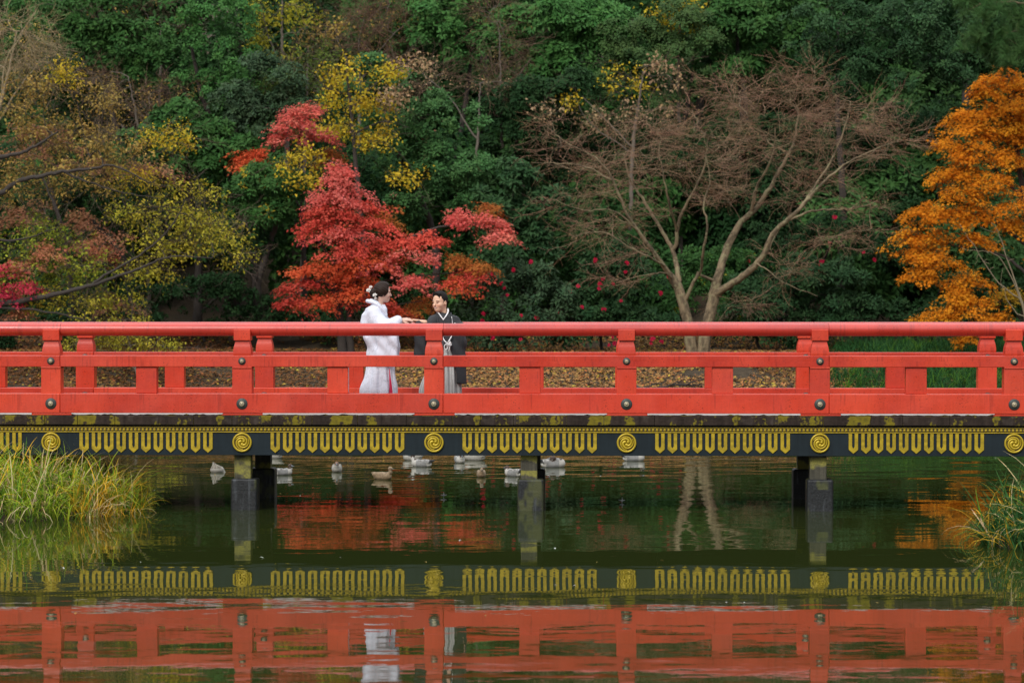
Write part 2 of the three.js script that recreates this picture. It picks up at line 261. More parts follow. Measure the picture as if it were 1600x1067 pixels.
/* ---------------- the bridge ---------------- */
const U = 130, BY = (py) => (798 - py) / U, PITCH = 2.3135, BX = (i) => -6.555 + PITCH * i;   // heights as read off the near face; post i stands at BX(i)
const bridge = thing('footbridge', 'long vermilion wooden footbridge with black and gold fascia crossing the pond', 'bridge');
const FARZ = -2.28, POSTS = [-4, 10];
{
  const R = rng(11);
  const rail = () => M.rail[Math.floor(R() * 5)];
  const ringLoft = (rows) => {                               // square section that swells: rows [y, half width, half depth]
    const pos = []; const c = [[-1, -1], [1, -1], [1, 1], [-1, 1]];
    for (let i = 0; i < rows.length - 1; i++) for (let k = 0; k < 4; k++) {
      const P = (r, m) => [c[m % 4][0] * r[1], r[0], c[m % 4][1] * r[2]], a = P(rows[i], k), b = P(rows[i], k + 1), d = P(rows[i + 1], k), e = P(rows[i + 1], k + 1);
      pos.push(...a, ...d, ...b, ...b, ...d, ...e);
    }
    const g = new THREE.BufferGeometry(); g.setAttribute('position', new THREE.Float32BufferAttribute(pos, 3)); g.computeVertexNormals(); return metric(g);
  };
  // shared shapes
  const H = { handT: BY(505.2), handB: BY(525), midT: BY(555.5), midB: BY(573.2), lowT: BY(615), lowB: BY(645.6), edgeT: BY(649), edgeB: BY(664) };
  const neck = [[BY(555.4), 0.106, 0.095], [BY(552), 0.108, 0.098], [BY(547), 0.106, 0.096], [BY(542), 0.1, 0.092], [BY(537.5), 0.09, 0.084], [BY(534), 0.084, 0.08], [BY(532), 0.086, 0.08]];
  const gNeck = ringLoft(neck);
  const gCap = metric(box(0.2, BY(514.5) - BY(532), 0.215, 0, (BY(514.5) + BY(532)) / 2, 0, 0.007));
  const gPost = metric(box(0.238, H.midB - H.lowT + 0.03, 0.2, 0, (H.midB + H.lowT) / 2 - 0.012, 0, 0.007));
  const gCheek = metric(box(0.238, 0.02, 0.224, 0, H.midB - 0.008, 0, 0.004));
  const gStrut = metric(box(0.25, H.midB - H.lowT - 0.004, 0.15, 0, (H.midB + H.lowT) / 2, 0, 0.007));
  const gFoot = metric(box(0.5, H.lowB - H.edgeT, 0.2, 0, (H.lowB + H.edgeT) / 2, 0, 0.004));
  const gHand = metric(new THREE.CylinderGeometry(0.076, 0.076, 2 * PITCH - 0.004, 28, 1).rotateZ(Math.PI / 2)); 
  { const p = gHand.attributes.position, n = gHand.attributes.normal, uv = gHand.attributes.uv; for (let i = 0; i < p.count; i++) uv.setXY(i, p.getX(i), Math.atan2(n.getZ(i), n.getY(i)) * 0.076); }
  const gMid = metric(box(2 * PITCH - 0.004, H.midT - H.midB, 0.205, 0, 0, 0, 0.008));
  const gLow = metric(box(2 * PITCH - 0.004, H.lowT - H.lowB, 0.215, 0, 0, 0, 0.009));
  const washer = (r) => new THREE.LatheGeometry([[0, 0.02], [0.3, 0.021], [0.55, 0.017], [0.8, 0.014], [0.93, 0.009], [1, 0]].map(([a, b]) => new THREE.Vector2(a * r, b)), 28).rotateX(Math.PI / 2);
  const boss = (r) => new THREE.LatheGeometry([[0, 0.041], [0.13, 0.040], [0.15, 0.028], [0.28, 0.032], [0.4, 0.031], [0.46, 0.024], [0.47, 0.014]].map(([a, b]) => new THREE.Vector2(a * r, b)), 20).rotateX(Math.PI / 2);
  const gW = [washer(0.047), washer(0.07)], gB = [boss(0.05), boss(0.068)];
  const soft = (g, ox, oy) => { const q = g.clone(), u = q.attributes.uv; for (let i = 0; i < u.count; i++) u.setXY(i, u.getX(i) + ox, u.getY(i) + oy); return q; };
  const variants = (g) => [0, 1, 2, 3].map((k) => soft(g, k * 0.37, k * 0.61));
  const vNeck = variants(gNeck), vCap = variants(gCap), vPost = variants(gPost), vStrut = variants(gStrut), vHand = variants(gHand), vMid = variants(gMid), vLow = variants(gLow);
  for (const z of [0, FARZ]) {
    const r = new THREE.Group(); r.name = 'railing'; r.position.z = z; bridge.add(r);
    const add = (n, g, m, x, y = 0, zz = 0) => { const q = part(n, g, m, r); q.position.set(x, y, zz); return q; };
    for (let i = POSTS[0]; i < POSTS[1]; i += 2) {
      const x = BX(i) + PITCH + (0.11);
      add('handrail', R.pick(vHand), M.handrail, x, (H.handT + H.handB) / 2);
      add('middle_rail', R.pick(vMid), rail(), x, (H.midT + H.midB) / 2);
      add('bottom_rail', R.pick(vLow), rail(), x, (H.lowT + H.lowB) / 2);
    }
    for (let i = POSTS[0]; i <= POSTS[1]; i++) {
      const x = BX(i);
      add('post_cap', R.pick(vCap), rail(), x); add('post_neck', R.pick(vNeck), rail(), x); add('post', R.pick(vPost), rail(), x); add('post_collar', gCheek, rail(), x); add('foot_block', gFoot, rail(), x);
      for (const [k, y, zz] of [[0, BY(564.4), 0.1], [1, BY(631), 0.105]]) { add('stud_washer', gW[k], M.stud, x, y, zz); add('stud_boss', gB[k], M.studBoss, x, y, zz + 0.003); }
      if (i < POSTS[1]) add('strut', R.pick(vStrut), rail(), x + PITCH / 2 - 0.005);
    }
  }
  // pale strips with jagged lower edges under the near bottom rail, one per bay
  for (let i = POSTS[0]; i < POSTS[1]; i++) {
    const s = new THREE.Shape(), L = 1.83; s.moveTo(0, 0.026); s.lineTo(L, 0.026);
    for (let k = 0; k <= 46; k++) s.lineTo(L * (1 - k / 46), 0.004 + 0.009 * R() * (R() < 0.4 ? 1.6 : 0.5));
    const g = metric(new THREE.ExtrudeGeometry(s, { depth: 0.01, bevelEnabled: false })); part('pale_strip', g, M.pale, bridge).position.set(BX(i) + 0.25, BY(649) + 0.001, 0.099);
  }
  // edge boards: plank ends side by side, each a little different
  const edges = new THREE.Group(); edges.name = 'deck_edge'; bridge.add(edges);
  for (let x = BX(POSTS[0]); x < BX(POSTS[1]);) { const w = 0.3 + R() * 0.34, cx = x + w / 2, q = part('edge_board', metric(box(w - 0.003, H.edgeT - H.edgeB - R() * 0.004, 0.22, 0, 0, 0, 0.007), cx, 3), M.plank, edges); q.position.set(cx, (H.edgeT + H.edgeB) / 2, 0.035 + R.s(0.004)); x += w; }
  const L = BX(POSTS[1]) - BX(POSTS[0]), CX = (BX(POSTS[1]) + BX(POSTS[0])) / 2;
  part('edge_beam', metric(box(L, H.edgeT - H.edgeB, 0.22, CX, (H.edgeT + H.edgeB) / 2, FARZ - 0.035)), M.plank, bridge);
  const DECK = BY(663.2);
  for (let k = 0; k < 9; k++) { const w = (-FARZ - 0.16) / 9; part('deck_plank', metric(box(L, 0.06, w - 0.008, CX, DECK - 0.03, -0.08 - w * (k + 0.5), 0.005), 0, k * 0.4), M.underside, bridge); }
  // fascia girders with gold ornament on the near one
  const bottom = BY(711.5);
  for (const z of [0.04, FARZ - 0.04]) for (let i = POSTS[0]; i < POSTS[1]; i++) part('fascia_panel', metric(box(PITCH - 0.003, BY(664.6) - bottom, 0.1, BX(i) + PITCH * 0.5 + 0.42, (BY(664.6) + bottom) / 2, z, 0.004), i * 0.3), M.slate, bridge);
  const FZ = 0.09;
  for (const py of [667.6, 675]) part('gilt_moulding', metric(box(L, 0.0125, 0.014, CX, BY(py), FZ + 0.006, 0.003)), M.goldPaint, bridge);
  part('bead_fillet', metric(box(L, 0.04, 0.008, CX, BY(671.3), FZ + 0.003, 0.002)), M.underside, bridge);
  { const bead = new THREE.SphereGeometry(0.0188, 10, 6, 0, Math.PI * 2, 0, Math.PI / 2).rotateX(Math.PI / 2), cnt = Math.floor(L / 0.0462), im = shade(new THREE.InstancedMesh(bead, M.goldPaint, cnt)), m = new THREE.Matrix4();
    for (let i = 0; i < cnt; i++) im.setMatrixAt(i, m.makeTranslation(BX(POSTS[0]) + 0.02 + i * 0.0462 + R.s(0.001), BY(671.3), FZ + 0.006)); im.name = 'bead_row'; im.userData.kind = 'stuff'; bridge.add(im); }
  const pend = (() => { const s = new THREE.Shape(), w = 0.054, a = 0.0175, t = BY(676.8), b = BY(707.3), sh = BY(701.3), ib = BY(700.3), is = BY(696.8);
    s.moveTo(-w, t); s.lineTo(-w, sh); s.lineTo(0, b); s.lineTo(w, sh); s.lineTo(w, t); s.lineTo(a, t); s.lineTo(a, is); s.lineTo(0, ib); s.lineTo(-a, is); s.lineTo(-a, t); s.closePath();
    return metric(new THREE.ExtrudeGeometry(s, { depth: 0.009, bevelEnabled: true, bevelSize: 0.0025, bevelThickness: 0.0025, bevelSegments: 1 })); })();
  const vPend = [0, 1, 2, 3, 4].map((k) => soft(pend, k * 0.33, k * 0.071));
  const crest = (() => { const l = [], Rr = 0.117;
    
    l.push(new THREE.TorusGeometry(Rr * 0.9, 0.0125, 8, 40).translate(0, 0, 0.014));
    for (let k = 0; k < 3; k++) {                            // three commas chasing one another
      const pts = [], rad = []; for (let j = 0; j <= 26; j++) { const t = j / 26, a = k * 2.0944 + 0.5 + t * 4.3, r = Rr * (0.2 + 0.53 * Math.pow(t, 0.7)); pts.push(V(Math.cos(a) * r, Math.sin(a) * r, 0.014)); rad.push(lerp(0.0205, 0.0055, Math.pow(t, 0.8))); }
      l.push(strand(pts, rad, 8)); l.push(new THREE.SphereGeometry(0.021, 12, 8).translate(pts[0].x, pts[0].y, 0.013));
    }
    return merge(l); })();
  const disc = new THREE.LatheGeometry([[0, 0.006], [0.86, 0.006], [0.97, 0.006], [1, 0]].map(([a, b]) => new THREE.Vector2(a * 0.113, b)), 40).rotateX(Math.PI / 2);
  for (let i = POSTS[0]; i <= POSTS[1]; i++) {
    const m = part('gilt_crest', crest, M.goldLeaf, bridge); m.position.set(BX(i), BY(691.3), FZ + 0.001); part('crest_shade', disc, M.crestShade, m);
    if (i < POSTS[1]) for (let k = 0; k < 11; k++) part('gilt_pendant', vPend[Math.floor(R() * 5)], M.goldPaint, bridge).position.set(BX(i) + 0.4 + k * 0.15, 0, FZ + 0.001);
  }
  // piers: mossy square piles, each stepping into a wider dark sleeve that stands in the water
  const gPile = metric(box(0.2, 0.42, 0.2, 0, BY(711.5) - 0.17, 0, 0.012)), gSl = metric(box(0.318, BY(748.5) + 0.8, 0.3, 0, (BY(748.5) - 0.8) / 2, 0, 0.03));
  let pi = 0; for (const px of [-524, -74, 376.5, 826.5, 1278.5, 1729]) { const x = (px - 929) / U; const pier = new THREE.Group(); pier.name = 'pier'; pier.position.x = x; bridge.add(pier);
    for (const z of [-0.1, FARZ + 0.1]) {
      part('pile', soft(gPile, pi * 0.31, pi * 0.47), M.pile, pier).position.set(0, 0, z);
      part('pile_sleeve', soft(gSl, pi * 0.29, 0.13 * pi), M.sleeve, pier).position.set(pi % 2 ? 0.0 : 0.02, 0, z); pi++;
    }
    part('cross_beam', metric(box(0.26, 0.2, -FARZ - 0.4, 0, BY(711.5) + 0.115, FARZ / 2, 0.01)), M.underside, pier);
  }
  for (const z of [-0.75, -1.55]) part('joist', metric(box(L, 0.16, 0.14, CX, DECK - 0.145, z, 0.01)), M.underside, bridge);
}

/* ---------------- vegetation ---------------- */
// leaf shapes: small flat-shaded clusters that crowns repeat by the thousand
function flat(tris) { const g = new THREE.BufferGeometry(); g.setAttribute('position', new THREE.Float32BufferAttribute(tris, 3)); g.computeVertexNormals(); return g; }
function ovalLeaf(L, w, fold = 0.25) {                      // lies along +x, mid-rib along x, tips droop
  const b = [0, 0, 0], m = [L * 0.5, -0.02 * L, 0], t = [L, -0.12 * L, 0], l = [L * 0.45, fold * w, w], r = [L * 0.45, fold * w, -w];
  return [...b, ...l, ...m, ...m, ...l, ...t, ...b, ...m, ...r, ...m, ...t, ...r];
}
function starLeaf(R) {                                     // maple leaf: five pointed lobes
  const o = [], c = [0.12 * R, 0, 0], tip = [], nick = [];
  for (let k = 0; k < 5; k++) { const a = (k - 2) * 0.95, r = R * [0.6, 0.9, 1.05, 0.9, 0.6][k]; tip.push([0.12 * R + Math.cos(a) * r, -0.12 * r, Math.sin(a) * r]); }
  for (let k = 0; k < 6; k++) { const a = (k - 2.5) * 0.95, r = R * 0.3; nick.push([0.12 * R + Math.cos(a) * r, 0.02 * R, Math.sin(a) * r]); }
  for (let k = 0; k < 5; k++) o.push(...c, ...tip[k], ...nick[k], ...c, ...nick[k + 1], ...tip[k]);
  return o;
}
function cluster(seed, n, leaf, place) {
  const R = rng(seed), o = [], v = V(), m = new THREE.Matrix4(), q = new THREE.Matrix4();
  for (let i = 0; i < n; i++) {
    const [yaw, pitch, roll, x, y, z, s] = place(R, i, n); m.makeRotationY(yaw); m.multiply(q.makeRotationZ(pitch)); m.multiply(q.makeRotationX(roll)); m.scale(V(s, s, s)); m.setPosition(x, y, z);
    for (let k = 0; k < leaf.length; k += 3) { v.set(leaf[k], leaf[k + 1], leaf[k + 2]).applyMatrix4(m); o.push(v.x, v.y, v.z); }
  }
  return flat(o);
}
const whorl = (sp) => (R, i, n) => { const a = i / n * 6.28 * 1.6 + R.s(0.5); const r = sp * R(); return [a, R.s(0.45) + 0.25, R.s(0.6), Math.cos(a) * r, R.s(sp * 0.7), -Math.sin(a) * r, 0.75 + R() * 0.5]; };
const pad = (sp) => (R) => { const a = R() * 6.28, r = sp * Math.sqrt(R()); return [a + R.s(0.8), -0.25 + R.s(0.35), R.s(0.45), Math.cos(a) * r, R.s(0.03) - r * r * 0.35, -Math.sin(a) * r, 0.7 + R() * 0.55]; };
const loose = (sp) => (R) => [R() * 6.28, R.s(0.9) - 0.3, R.s(0.9), R.s(sp), R.s(sp), R.s(sp), 0.7 + R() * 0.6];
const LEAF = {
  broad: [1, 2].map((k) => cluster(k, 9, ovalLeaf(0.125, 0.026), whorl(0.07))),
  small: [3, 4].map((k) => cluster(k, 12, ovalLeaf(0.082, 0.02), whorl(0.07))),
  maple: [5, 6, 7].map((k) => cluster(k, 9, starLeaf(0.052), pad(0.17))),
  mapleLoose: [8, 9].map((k) => cluster(k, 5, starLeaf(0.05), loose(0.12))),
  airy: [10, 11, 12].map((k) => cluster(k, 5, ovalLeaf(0.085, 0.02), loose(0.13))),
  round: [13, 14].map((k) => cluster(k, 4, ovalLeaf(0.11, 0.036), loose(0.16))),
  single: [15].map((k) => cluster(k, 1, ovalLeaf(0.08, 0.018), () => [0, 0, 0, 0, 0, 0, 1])),
};
function twigSpray(seed, n, L) {                            // a fan of hair-thin twigs along +x, with a few seeds
  const R = rng(seed), l = [];
  const grow = (p, d, len, r, lv) => { const pts = [p.clone()], m = 3; for (let k = 1; k <= m; k++) { d = d.clone().add(V(R.s(0.25), R.s(0.18) + 0.03, R.s(0.25))).normalize(); p = p.clone().addScaledVector(d, len / m); pts.push(p.clone()); if (lv > 0) for (let q = 0; q < n; q++) grow(p, d.clone().add(V(R.s(0.8), R.s(0.5), R.s(0.8))).normalize(), len * 0.55, r * 0.7, lv - 1); } l.push(strand(pts, pts.map((_, k) => r * (1 - 0.22 * k)), 3, false)); };
  grow(V(0, 0, 0), V(1, 0, 0), L, 0.0055, 2); return merge(l);
}
const SPRAY = [21, 22, 23].map((k) => twigSpray(k, 1, 0.5));
const leafMat = (o = {}) => new THREE.MeshPhysicalMaterial({ color: 0xffffff, roughness: 0.62, side: THREE.DoubleSide, specularIntensity: 0.1, ...o });
const MATL = { ever: leafMat({ roughness: 0.55 }), maple: leafMat({ transmission: 0.3, roughness: 0.85 }), airy: leafMat({ transmission: 0.25, roughness: 0.85 }), dry: leafMat({ roughness: 0.95 }), twig: leafMat({ roughness: 0.95 }) };

// instanced leaves gathered into one part (one mesh per leaf variant)
class Leaves {
  constructor() { this.l = []; }
  add(p, axis, size, col) { this.l.push([p.x, p.y, p.z, axis.x, axis.y, axis.z, size, col[0], col[1], col[2]]); }
  build(name, kinds, mat, parent, R) {
    const lists = kinds.map(() => []); for (const q of this.l) lists[Math.floor(R() * kinds.length)].push(q);
    const up = V(0, 1, 0), a = V(), Q = new THREE.Quaternion(), S = new THREE.Quaternion(), m = new THREE.Matrix4(), c = new THREE.Color();
    lists.forEach((list, k) => {
      if (!list.length) return;
      const im = shade(new THREE.InstancedMesh(kinds[k], mat, list.length));
      list.forEach((q, i) => { a.set(q[3], q[4], q[5]).normalize(); Q.setFromUnitVectors(up, a).multiply(S.setFromAxisAngle(up, R() * 6.283)); im.setMatrixAt(i, m.compose(V(q[0], q[1], q[2]), Q, V(q[6], q[6], q[6]))); im.setColorAt(i, c.setRGB(q[7], q[8], q[9])); });
      im.name = name; im.userData.kind = 'stuff'; parent.add(im);
    });
  }
}
// leaf colour: pick between palette entries, with variation per clump and per spray
const mixc = (a, b, t) => [0, 1, 2].map((k) => lerp(a[k], b[k], t));
const jit = (R, c, w) => { const k = Math.exp(R.g() * w); return [c[0] * k * (1 + R.s(w * 0.4)), c[1] * k * (1 + R.s(w * 0.3)), c[2] * k * (1 + R.s(w * 0.4))]; };

// branching skeleton: guide limbs first, then thin branches that reach for the attraction points
class Skeleton {
  constructor(R) { this.R = R; this.n = []; }               // node: { p, parent, r, kids, w }
  node(p, parent, r) { this.n.push({ p, parent, r, w: 0 }); return this.n.length - 1; }
  nearest(p, bias = 0) { let b = -1, bd = 1e9; for (let i = 0; i < this.n.length; i++) { const q = this.n[i].p, d = Math.hypot(q.x - p.x, (q.y - p.y) * (q.y > p.y ? 1 + bias : 1), q.z - p.z); if (d < bd) { bd = d; b = i; } } return b; }
  limb(pts, r0, r1, rooted = false) {
    const len = pts.reduce((s, p, i) => s + (i ? p.distanceTo(pts[i - 1]) : 0), 0), k = Math.max(3, Math.round(len / 0.14)), c = curve(pts, k), R = this.R;
    let par = rooted ? -1 : this.nearest(pts[0]); c.forEach((p, i) => { if (!rooted && i === 0) return; const t = i / k; if (i && i < k) p.add(V(R.s(0.016), R.s(0.016), R.s(0.016))); par = this.node(p, par, lerp(r0, r1, Math.pow(t, 0.8)) * (1 + R.s(0.07))); });
    return par;
  }
  reach(targets, bias, tip = 0.004, lift = 0.15) {
    const R = this.R, root = this.n[0].p; targets = targets.map((p) => ({ p, d: this.n.length ? this.n[this.nearest(p)].p.distanceTo(p) : 0 })).sort((a, b) => a.d - b.d).map((t) => t.p);
    const ends = [];
    for (const p of targets) {
      const i = this.nearest(p, bias), q = this.n[i], par = q.parent >= 0 ? this.n[q.parent].p : root, d = q.p.distanceTo(p); if (d < 0.05) { ends.push([i, p]); continue; }
      const dir = q.p.clone().sub(par); dir.lengthSq() > 1e-8 ? dir.normalize() : dir.set(0, 1, 0); const c = q.p.clone().addScaledVector(dir, d * 0.25).lerp(p, 0.3).add(V(R.s(0.1) * d, (R.s(0.1) + lift) * d * 0.5, R.s(0.1) * d)), k = Math.max(2, Math.round(d / 0.2));
      let at_ = i; for (let s = 1; s <= k; s++) { const t = s / k, u = 1 - t; at_ = this.node(q.p.clone().multiplyScalar(u * u).addScaledVector(c, 2 * u * t).addScaledVector(p, t * t), at_, 0); }
      this.n[at_].w = 1; ends.push([at_, p]);
    }
    for (let i = this.n.length - 1; i > 0; i--) { const q = this.n[i]; if (!q.w) q.w = 1; if (q.parent >= 0) this.n[q.parent].w += q.w * (i === this.n.length - 1 ? 1 : 1) - (q.end ? 0 : 0); }
    // accumulate again cleanly: weight = number of tips carried
    const w = new Float64Array(this.n.length), kids = this.n.map(() => []); this.n.forEach((q, i) => { if (q.parent >= 0) kids[q.parent].push(i); });
    for (let i = this.n.length - 1; i >= 0; i--) { if (!kids[i].length) w[i] = 1; if (this.n[i].parent >= 0) w[this.n[i].parent] += w[i]; }
    this.n.forEach((q, i) => { q.w = w[i]; q.kids = kids[i]; q.r = Math.max(q.r, tip * Math.pow(w[i], 0.42)); });
    this.n.forEach((q) => { if (q.parent >= 0) q.r = Math.min(q.r, this.n[q.parent].r * 1.02); });
    return ends;
  }
  geometry(minR = 0) {
    const out = []; const chain = (i, from) => {
      const pts = [], rad = []; if (from >= 0) { pts.push(this.n[from].p); rad.push(Math.min(this.n[from].r * 0.9, this.n[i].r * 1.15)); }
      for (;;) { const q = this.n[i]; pts.push(q.p); rad.push(q.r); const ks = q.kids ?? []; if (!ks.length) break; let best = ks[0]; for (const k of ks) if (this.n[k].r > this.n[best].r) best = k; for (const k of ks) if (k !== best) todo.push([k, i]); i = best; }
      if (pts.length > 1 && rad[0] > minR) out.push(strand(pts, rad, rad[0] > 0.06 ? 10 : rad[0] > 0.018 ? 6 : 4, false));
    };
    const todo = this.n.map((q, i) => [i, -1]).filter(([i]) => this.n[i].parent < 0); while (todo.length) chain(...todo.pop());
    return merge(out);
  }
}
const shrink = (pads, a, b) => pads.map((p) => [p[0], p[1], p[2] * a, p[3] * b, ...p.slice(4)]);
const blobAt = (b, z) => { const k = ppm(z + (b[5] ?? 0)), c = at(b[0], b[1], z + (b[5] ?? 0)); return { c, rx: b[2] / k, ry: b[3] / k, rz: b[4] || 0.8 * Math.min(b[2], b[3] * 1.6) / k }; };
const onBall = (R) => { const u = R.s(), a = R() * 6.283, s = Math.sqrt(1 - u * u); return V(Math.cos(a) * s, u, Math.sin(a) * s); };

// broadleaf evergreen: rounded puffs of glossy leaves, several to a crown
function evergreen(name, label, z, blobs, o = {}) {
  const R = rng(o.seed ?? Math.round(blobs[0][0] * 7 + blobs[0][1] * 13 + z * 31)), t = thing(name, label, o.category ?? 'tree', [0, 0, 0], o.category ? 'shrubs along the foot of the slope' : 'evergreen trees on the wooded slope'), L = new Leaves(), pal = o.pal ?? [[0.026, 0.085, 0.032], [0.045, 0.135, 0.05]], tips = [];
  const B = blobs.map((b) => blobAt(b, z)), size = o.size ?? 0.82 + 0.42 * R(), pv = 0.24 + 0.12 * R();
  for (const b of B) {
    const area = b.rx * b.ry, puffs = Math.round((o.puffs ?? 16) * area + 4);
    for (let i = 0; i < puffs; i++) {
      const d = onBall(R); if (d.z < -0.35) d.z *= -1; if (vnoise(d.x * 2.6 + b.c.x * 3 + 40, d.y * 2.6 + d.z * 1.7 + b.c.y * 3 + 40) < 0.33) continue; if (d.y < -0.5 && R() < 0.6) d.y *= -0.6;
      const u = 0.55 + 0.45 * Math.sqrt(R()), c = V(b.c.x + d.x * b.rx * u, b.c.y + d.y * b.ry * u, b.c.z + d.z * b.rz * u), pr = (o.puff ?? pv) * (0.45 + 1.0 * R()) , base = jit(R, mixc(pal[0], pal[1], 0.25 + 0.5 * R()), 0.1), n = Math.round((o.dense ?? 26) * (pr / 0.3) ** 2);
      tips.push(c);
      for (let k = 0; k < n; k++) {
        const e = onBall(R); if (e.y < -0.2 && R() < 0.75) e.y *= -1; const s = 0.5 + 0.5 * Math.cbrt(R());
        L.add(V(c.x + e.x * pr * s, c.y + e.y * pr * s * 0.72, c.z + e.z * pr * s), V(e.x + d.x * 0.5 + R.s(0.3), e.y + 0.7 + R.s(0.3), e.z + 0.5 + R.s(0.3)), size * (0.75 + 0.5 * R()), o.fleck && R() < o.fleck[0] ? jit(R, o.fleck[1], 0.2) : jit(R, mixc(base, mixc(pal[0], pal[1], R()), 0.6), 0.2));
      }
    }
  }
  const low = B.reduce((a, b) => (b.c.y - b.ry < a.c.y - a.ry ? b : a)), gx = o.trunkX !== undefined ? at(o.trunkX, 500, z).x : B[0].c.x + R.s(0.4), gy = landHeight(gx, z - 0.4) - 0.15, S = new Skeleton(R);
  const top = B.reduce((a, b) => (b.c.y > a.c.y ? b : a)).c;
  S.limb([V(gx, gy, z - 0.4), V(gx + R.s(0.12), lerp(gy, top.y, 0.4), z - 0.35), V(lerp(gx, top.x, 0.7), lerp(gy, top.y, 0.75), z - 0.2), V(top.x, top.y, top.z)], o.trunk ?? 0.13, 0.03, true);
  S.reach(tips.filter(() => R() < (o.limbs ?? 0.4)), 1.2, 0.006);
  part('trunk', S.geometry(), o.bark ?? M.darkBark, t); L.build('crown', o.leaf ?? LEAF.broad, o.mat ?? MATL.ever, t, R);
  return t;
}
// maple: flat tiers of star-shaped leaves
function maple(name, label, z, stems, pads, o) {
  const R = rng(o.seed), t = thing(name, label, 'tree', [0, 0, 0], 'autumn maples on the far bank'), S = new Skeleton(R), L = new Leaves(), tips = [];
  stems.forEach((s, i) => S.limb(s[0].map(([x, y, dz]) => { const p = at(x, y, z + (dz ?? 0)); return p; }), s[1], s[2], i === 0 || s[3]));
  for (const b0 of pads) {
    const b = blobAt(b0, z), pal = o.pals[b0[6] ?? 0], n = Math.round((o.tier ?? 26) * b.rx * Math.max(b.ry, 0.14) * 4 + 4);
    for (let i = 0; i < n; i++) {
      const d = onBall(R), u = Math.cbrt(R()) * 1.06, c = V(b.c.x + d.x * b.rx * u, b.c.y + d.y * b.ry * u + (o.droop ?? -0.12) * Math.abs(d.x * u) * b.rx * 0.8, b.c.z + d.z * b.rz * u), w = 0.1 + 0.3 * R() * R() + 0.08 * R(), base = jit(R, mixc(pal[0], pal[1], R()), 0.12), out = V(c.x - b.c.x, 0, c.z - b.c.z);
      if (out.lengthSq() > 1e-6) out.normalize(); tips.push(c);
      const tx = R.s(0.45) + out.x * -0.3, tz = R.s(0.45) + out.z * -0.3;
      for (let k = 0; k < (o.dense ?? 16); k++) {
        const a = R() * 6.283, r = Math.sqrt(R()) * w * 1.25, p = V(c.x + Math.cos(a) * r, c.y + (Math.cos(a) * tx + Math.sin(a) * tz) * r - r * r * 0.5 + R.s(0.05) - 0.04 * R(), c.z + Math.sin(a) * r);
        L.add(p, V(R.s(0.45) + out.x * 0.35 - tx * 0.6, 1, R.s(0.45) + out.z * 0.35 + 0.35 - tz * 0.6), (0.75 + 0.5 * R()) * (o.size ?? 1), jit(R, base, 0.14));
      }
    }
  }
  S.reach(tips.filter(() => R() < (o.limbs ?? 0.6)), 0.6, 0.0045, 0.05);
  part('trunk', S.geometry(), o.bark ?? M.darkBark, t); L.build('crown', o.leaf ?? LEAF.maple, MATL.maple, t, R);
  return t;
}
// open tree: visible branches, twigs and scattered small leaves
function airy(name, label, z, limbs, blobs, o) {
  const R = rng(o.seed), t = thing(name, label, o.category ?? 'tree'), S = new Skeleton(R), L = new Leaves(), TW = new Leaves(), tips = [];
  limbs.forEach((s, i) => S.limb(s[0].map(([x, y, dz]) => at(x, y, z + (dz ?? 0))), s[1], s[2], i === 0 || s[3]));
  for (const b0 of blobs) {
    const b = blobAt(b0, z), n = Math.round((o.tips ?? 14) * b.rx * b.ry + 4), pal = o.pals[b0[6] ?? 0];
    for (let i = 0; i < n; i++) {
      const d = onBall(R), u = Math.cbrt(R()), c = V(b.c.x + d.x * b.rx * u, b.c.y + d.y * b.ry * u, b.c.z + d.z * b.rz * u); tips.push(c); c.pal = pal; c.k = b0[7] ?? 1;
    }
  }
  const ends = S.reach(tips, o.bias ?? 0.3, o.tip ?? 0.0045, o.lift ?? 0.1);
  for (const [i, p] of ends) {
    const q = S.n[i], par = q.parent >= 0 ? S.n[Math.max(0, S.n[q.parent].parent)].p : q.p, dir = p.clone().sub(par).add(V(R.s(0.08), R.s(0.08), R.s(0.08))).normalize();
    for (let k = 0; k < (o.sprays ?? 1); k++) TW.add(p.clone().add(V(R.s(0.15), R.s(0.12), R.s(0.15))), V(dir.x, dir.y * (o.flat ?? 1), dir.z).multiplyScalar(0.8).add(V(R.s(0.7), R.s(0.4) * (o.flat ?? 1), R.s(0.7))), 0.6 + 0.7 * R(), jit(R, o.twig ?? [0.1, 0.075, 0.055], 0.2));
    const base = jit(R, mixc(p.pal[0], p.pal[1], R()), 0.12), m = Math.round((o.leaves ?? 8) * p.k * (0.3 + 1.4 * R()));
    for (let k = 0; k < m; k++) { const r = (o.spread ?? 0.3) * Math.cbrt(R()), e = onBall(R); L.add(V(p.x + e.x * r + dir.x * 0.1, p.y + e.y * r * 0.7, p.z + e.z * r), V(R.s(0.8), 0.7, R.s(0.8)), (o.size ?? 1) * (0.65 + 0.6 * R()), jit(R, R() < 0.2 ? mixc(p.pal[0], p.pal[1], R()) : base, 0.2)); }
  }
  part('trunk', S.geometry(), o.bark ?? M.greyBark, t);
  if (o.sprays !== 0) TW.build('twigs', SPRAY.map((g) => g.__up ??= g.clone().rotateZ(Math.PI / 2)), MATL.twig, t, R);
  L.build('leaves', o.leaf ?? LEAF.airy, o.mat ?? MATL.airy, t, R);
  return t;
}

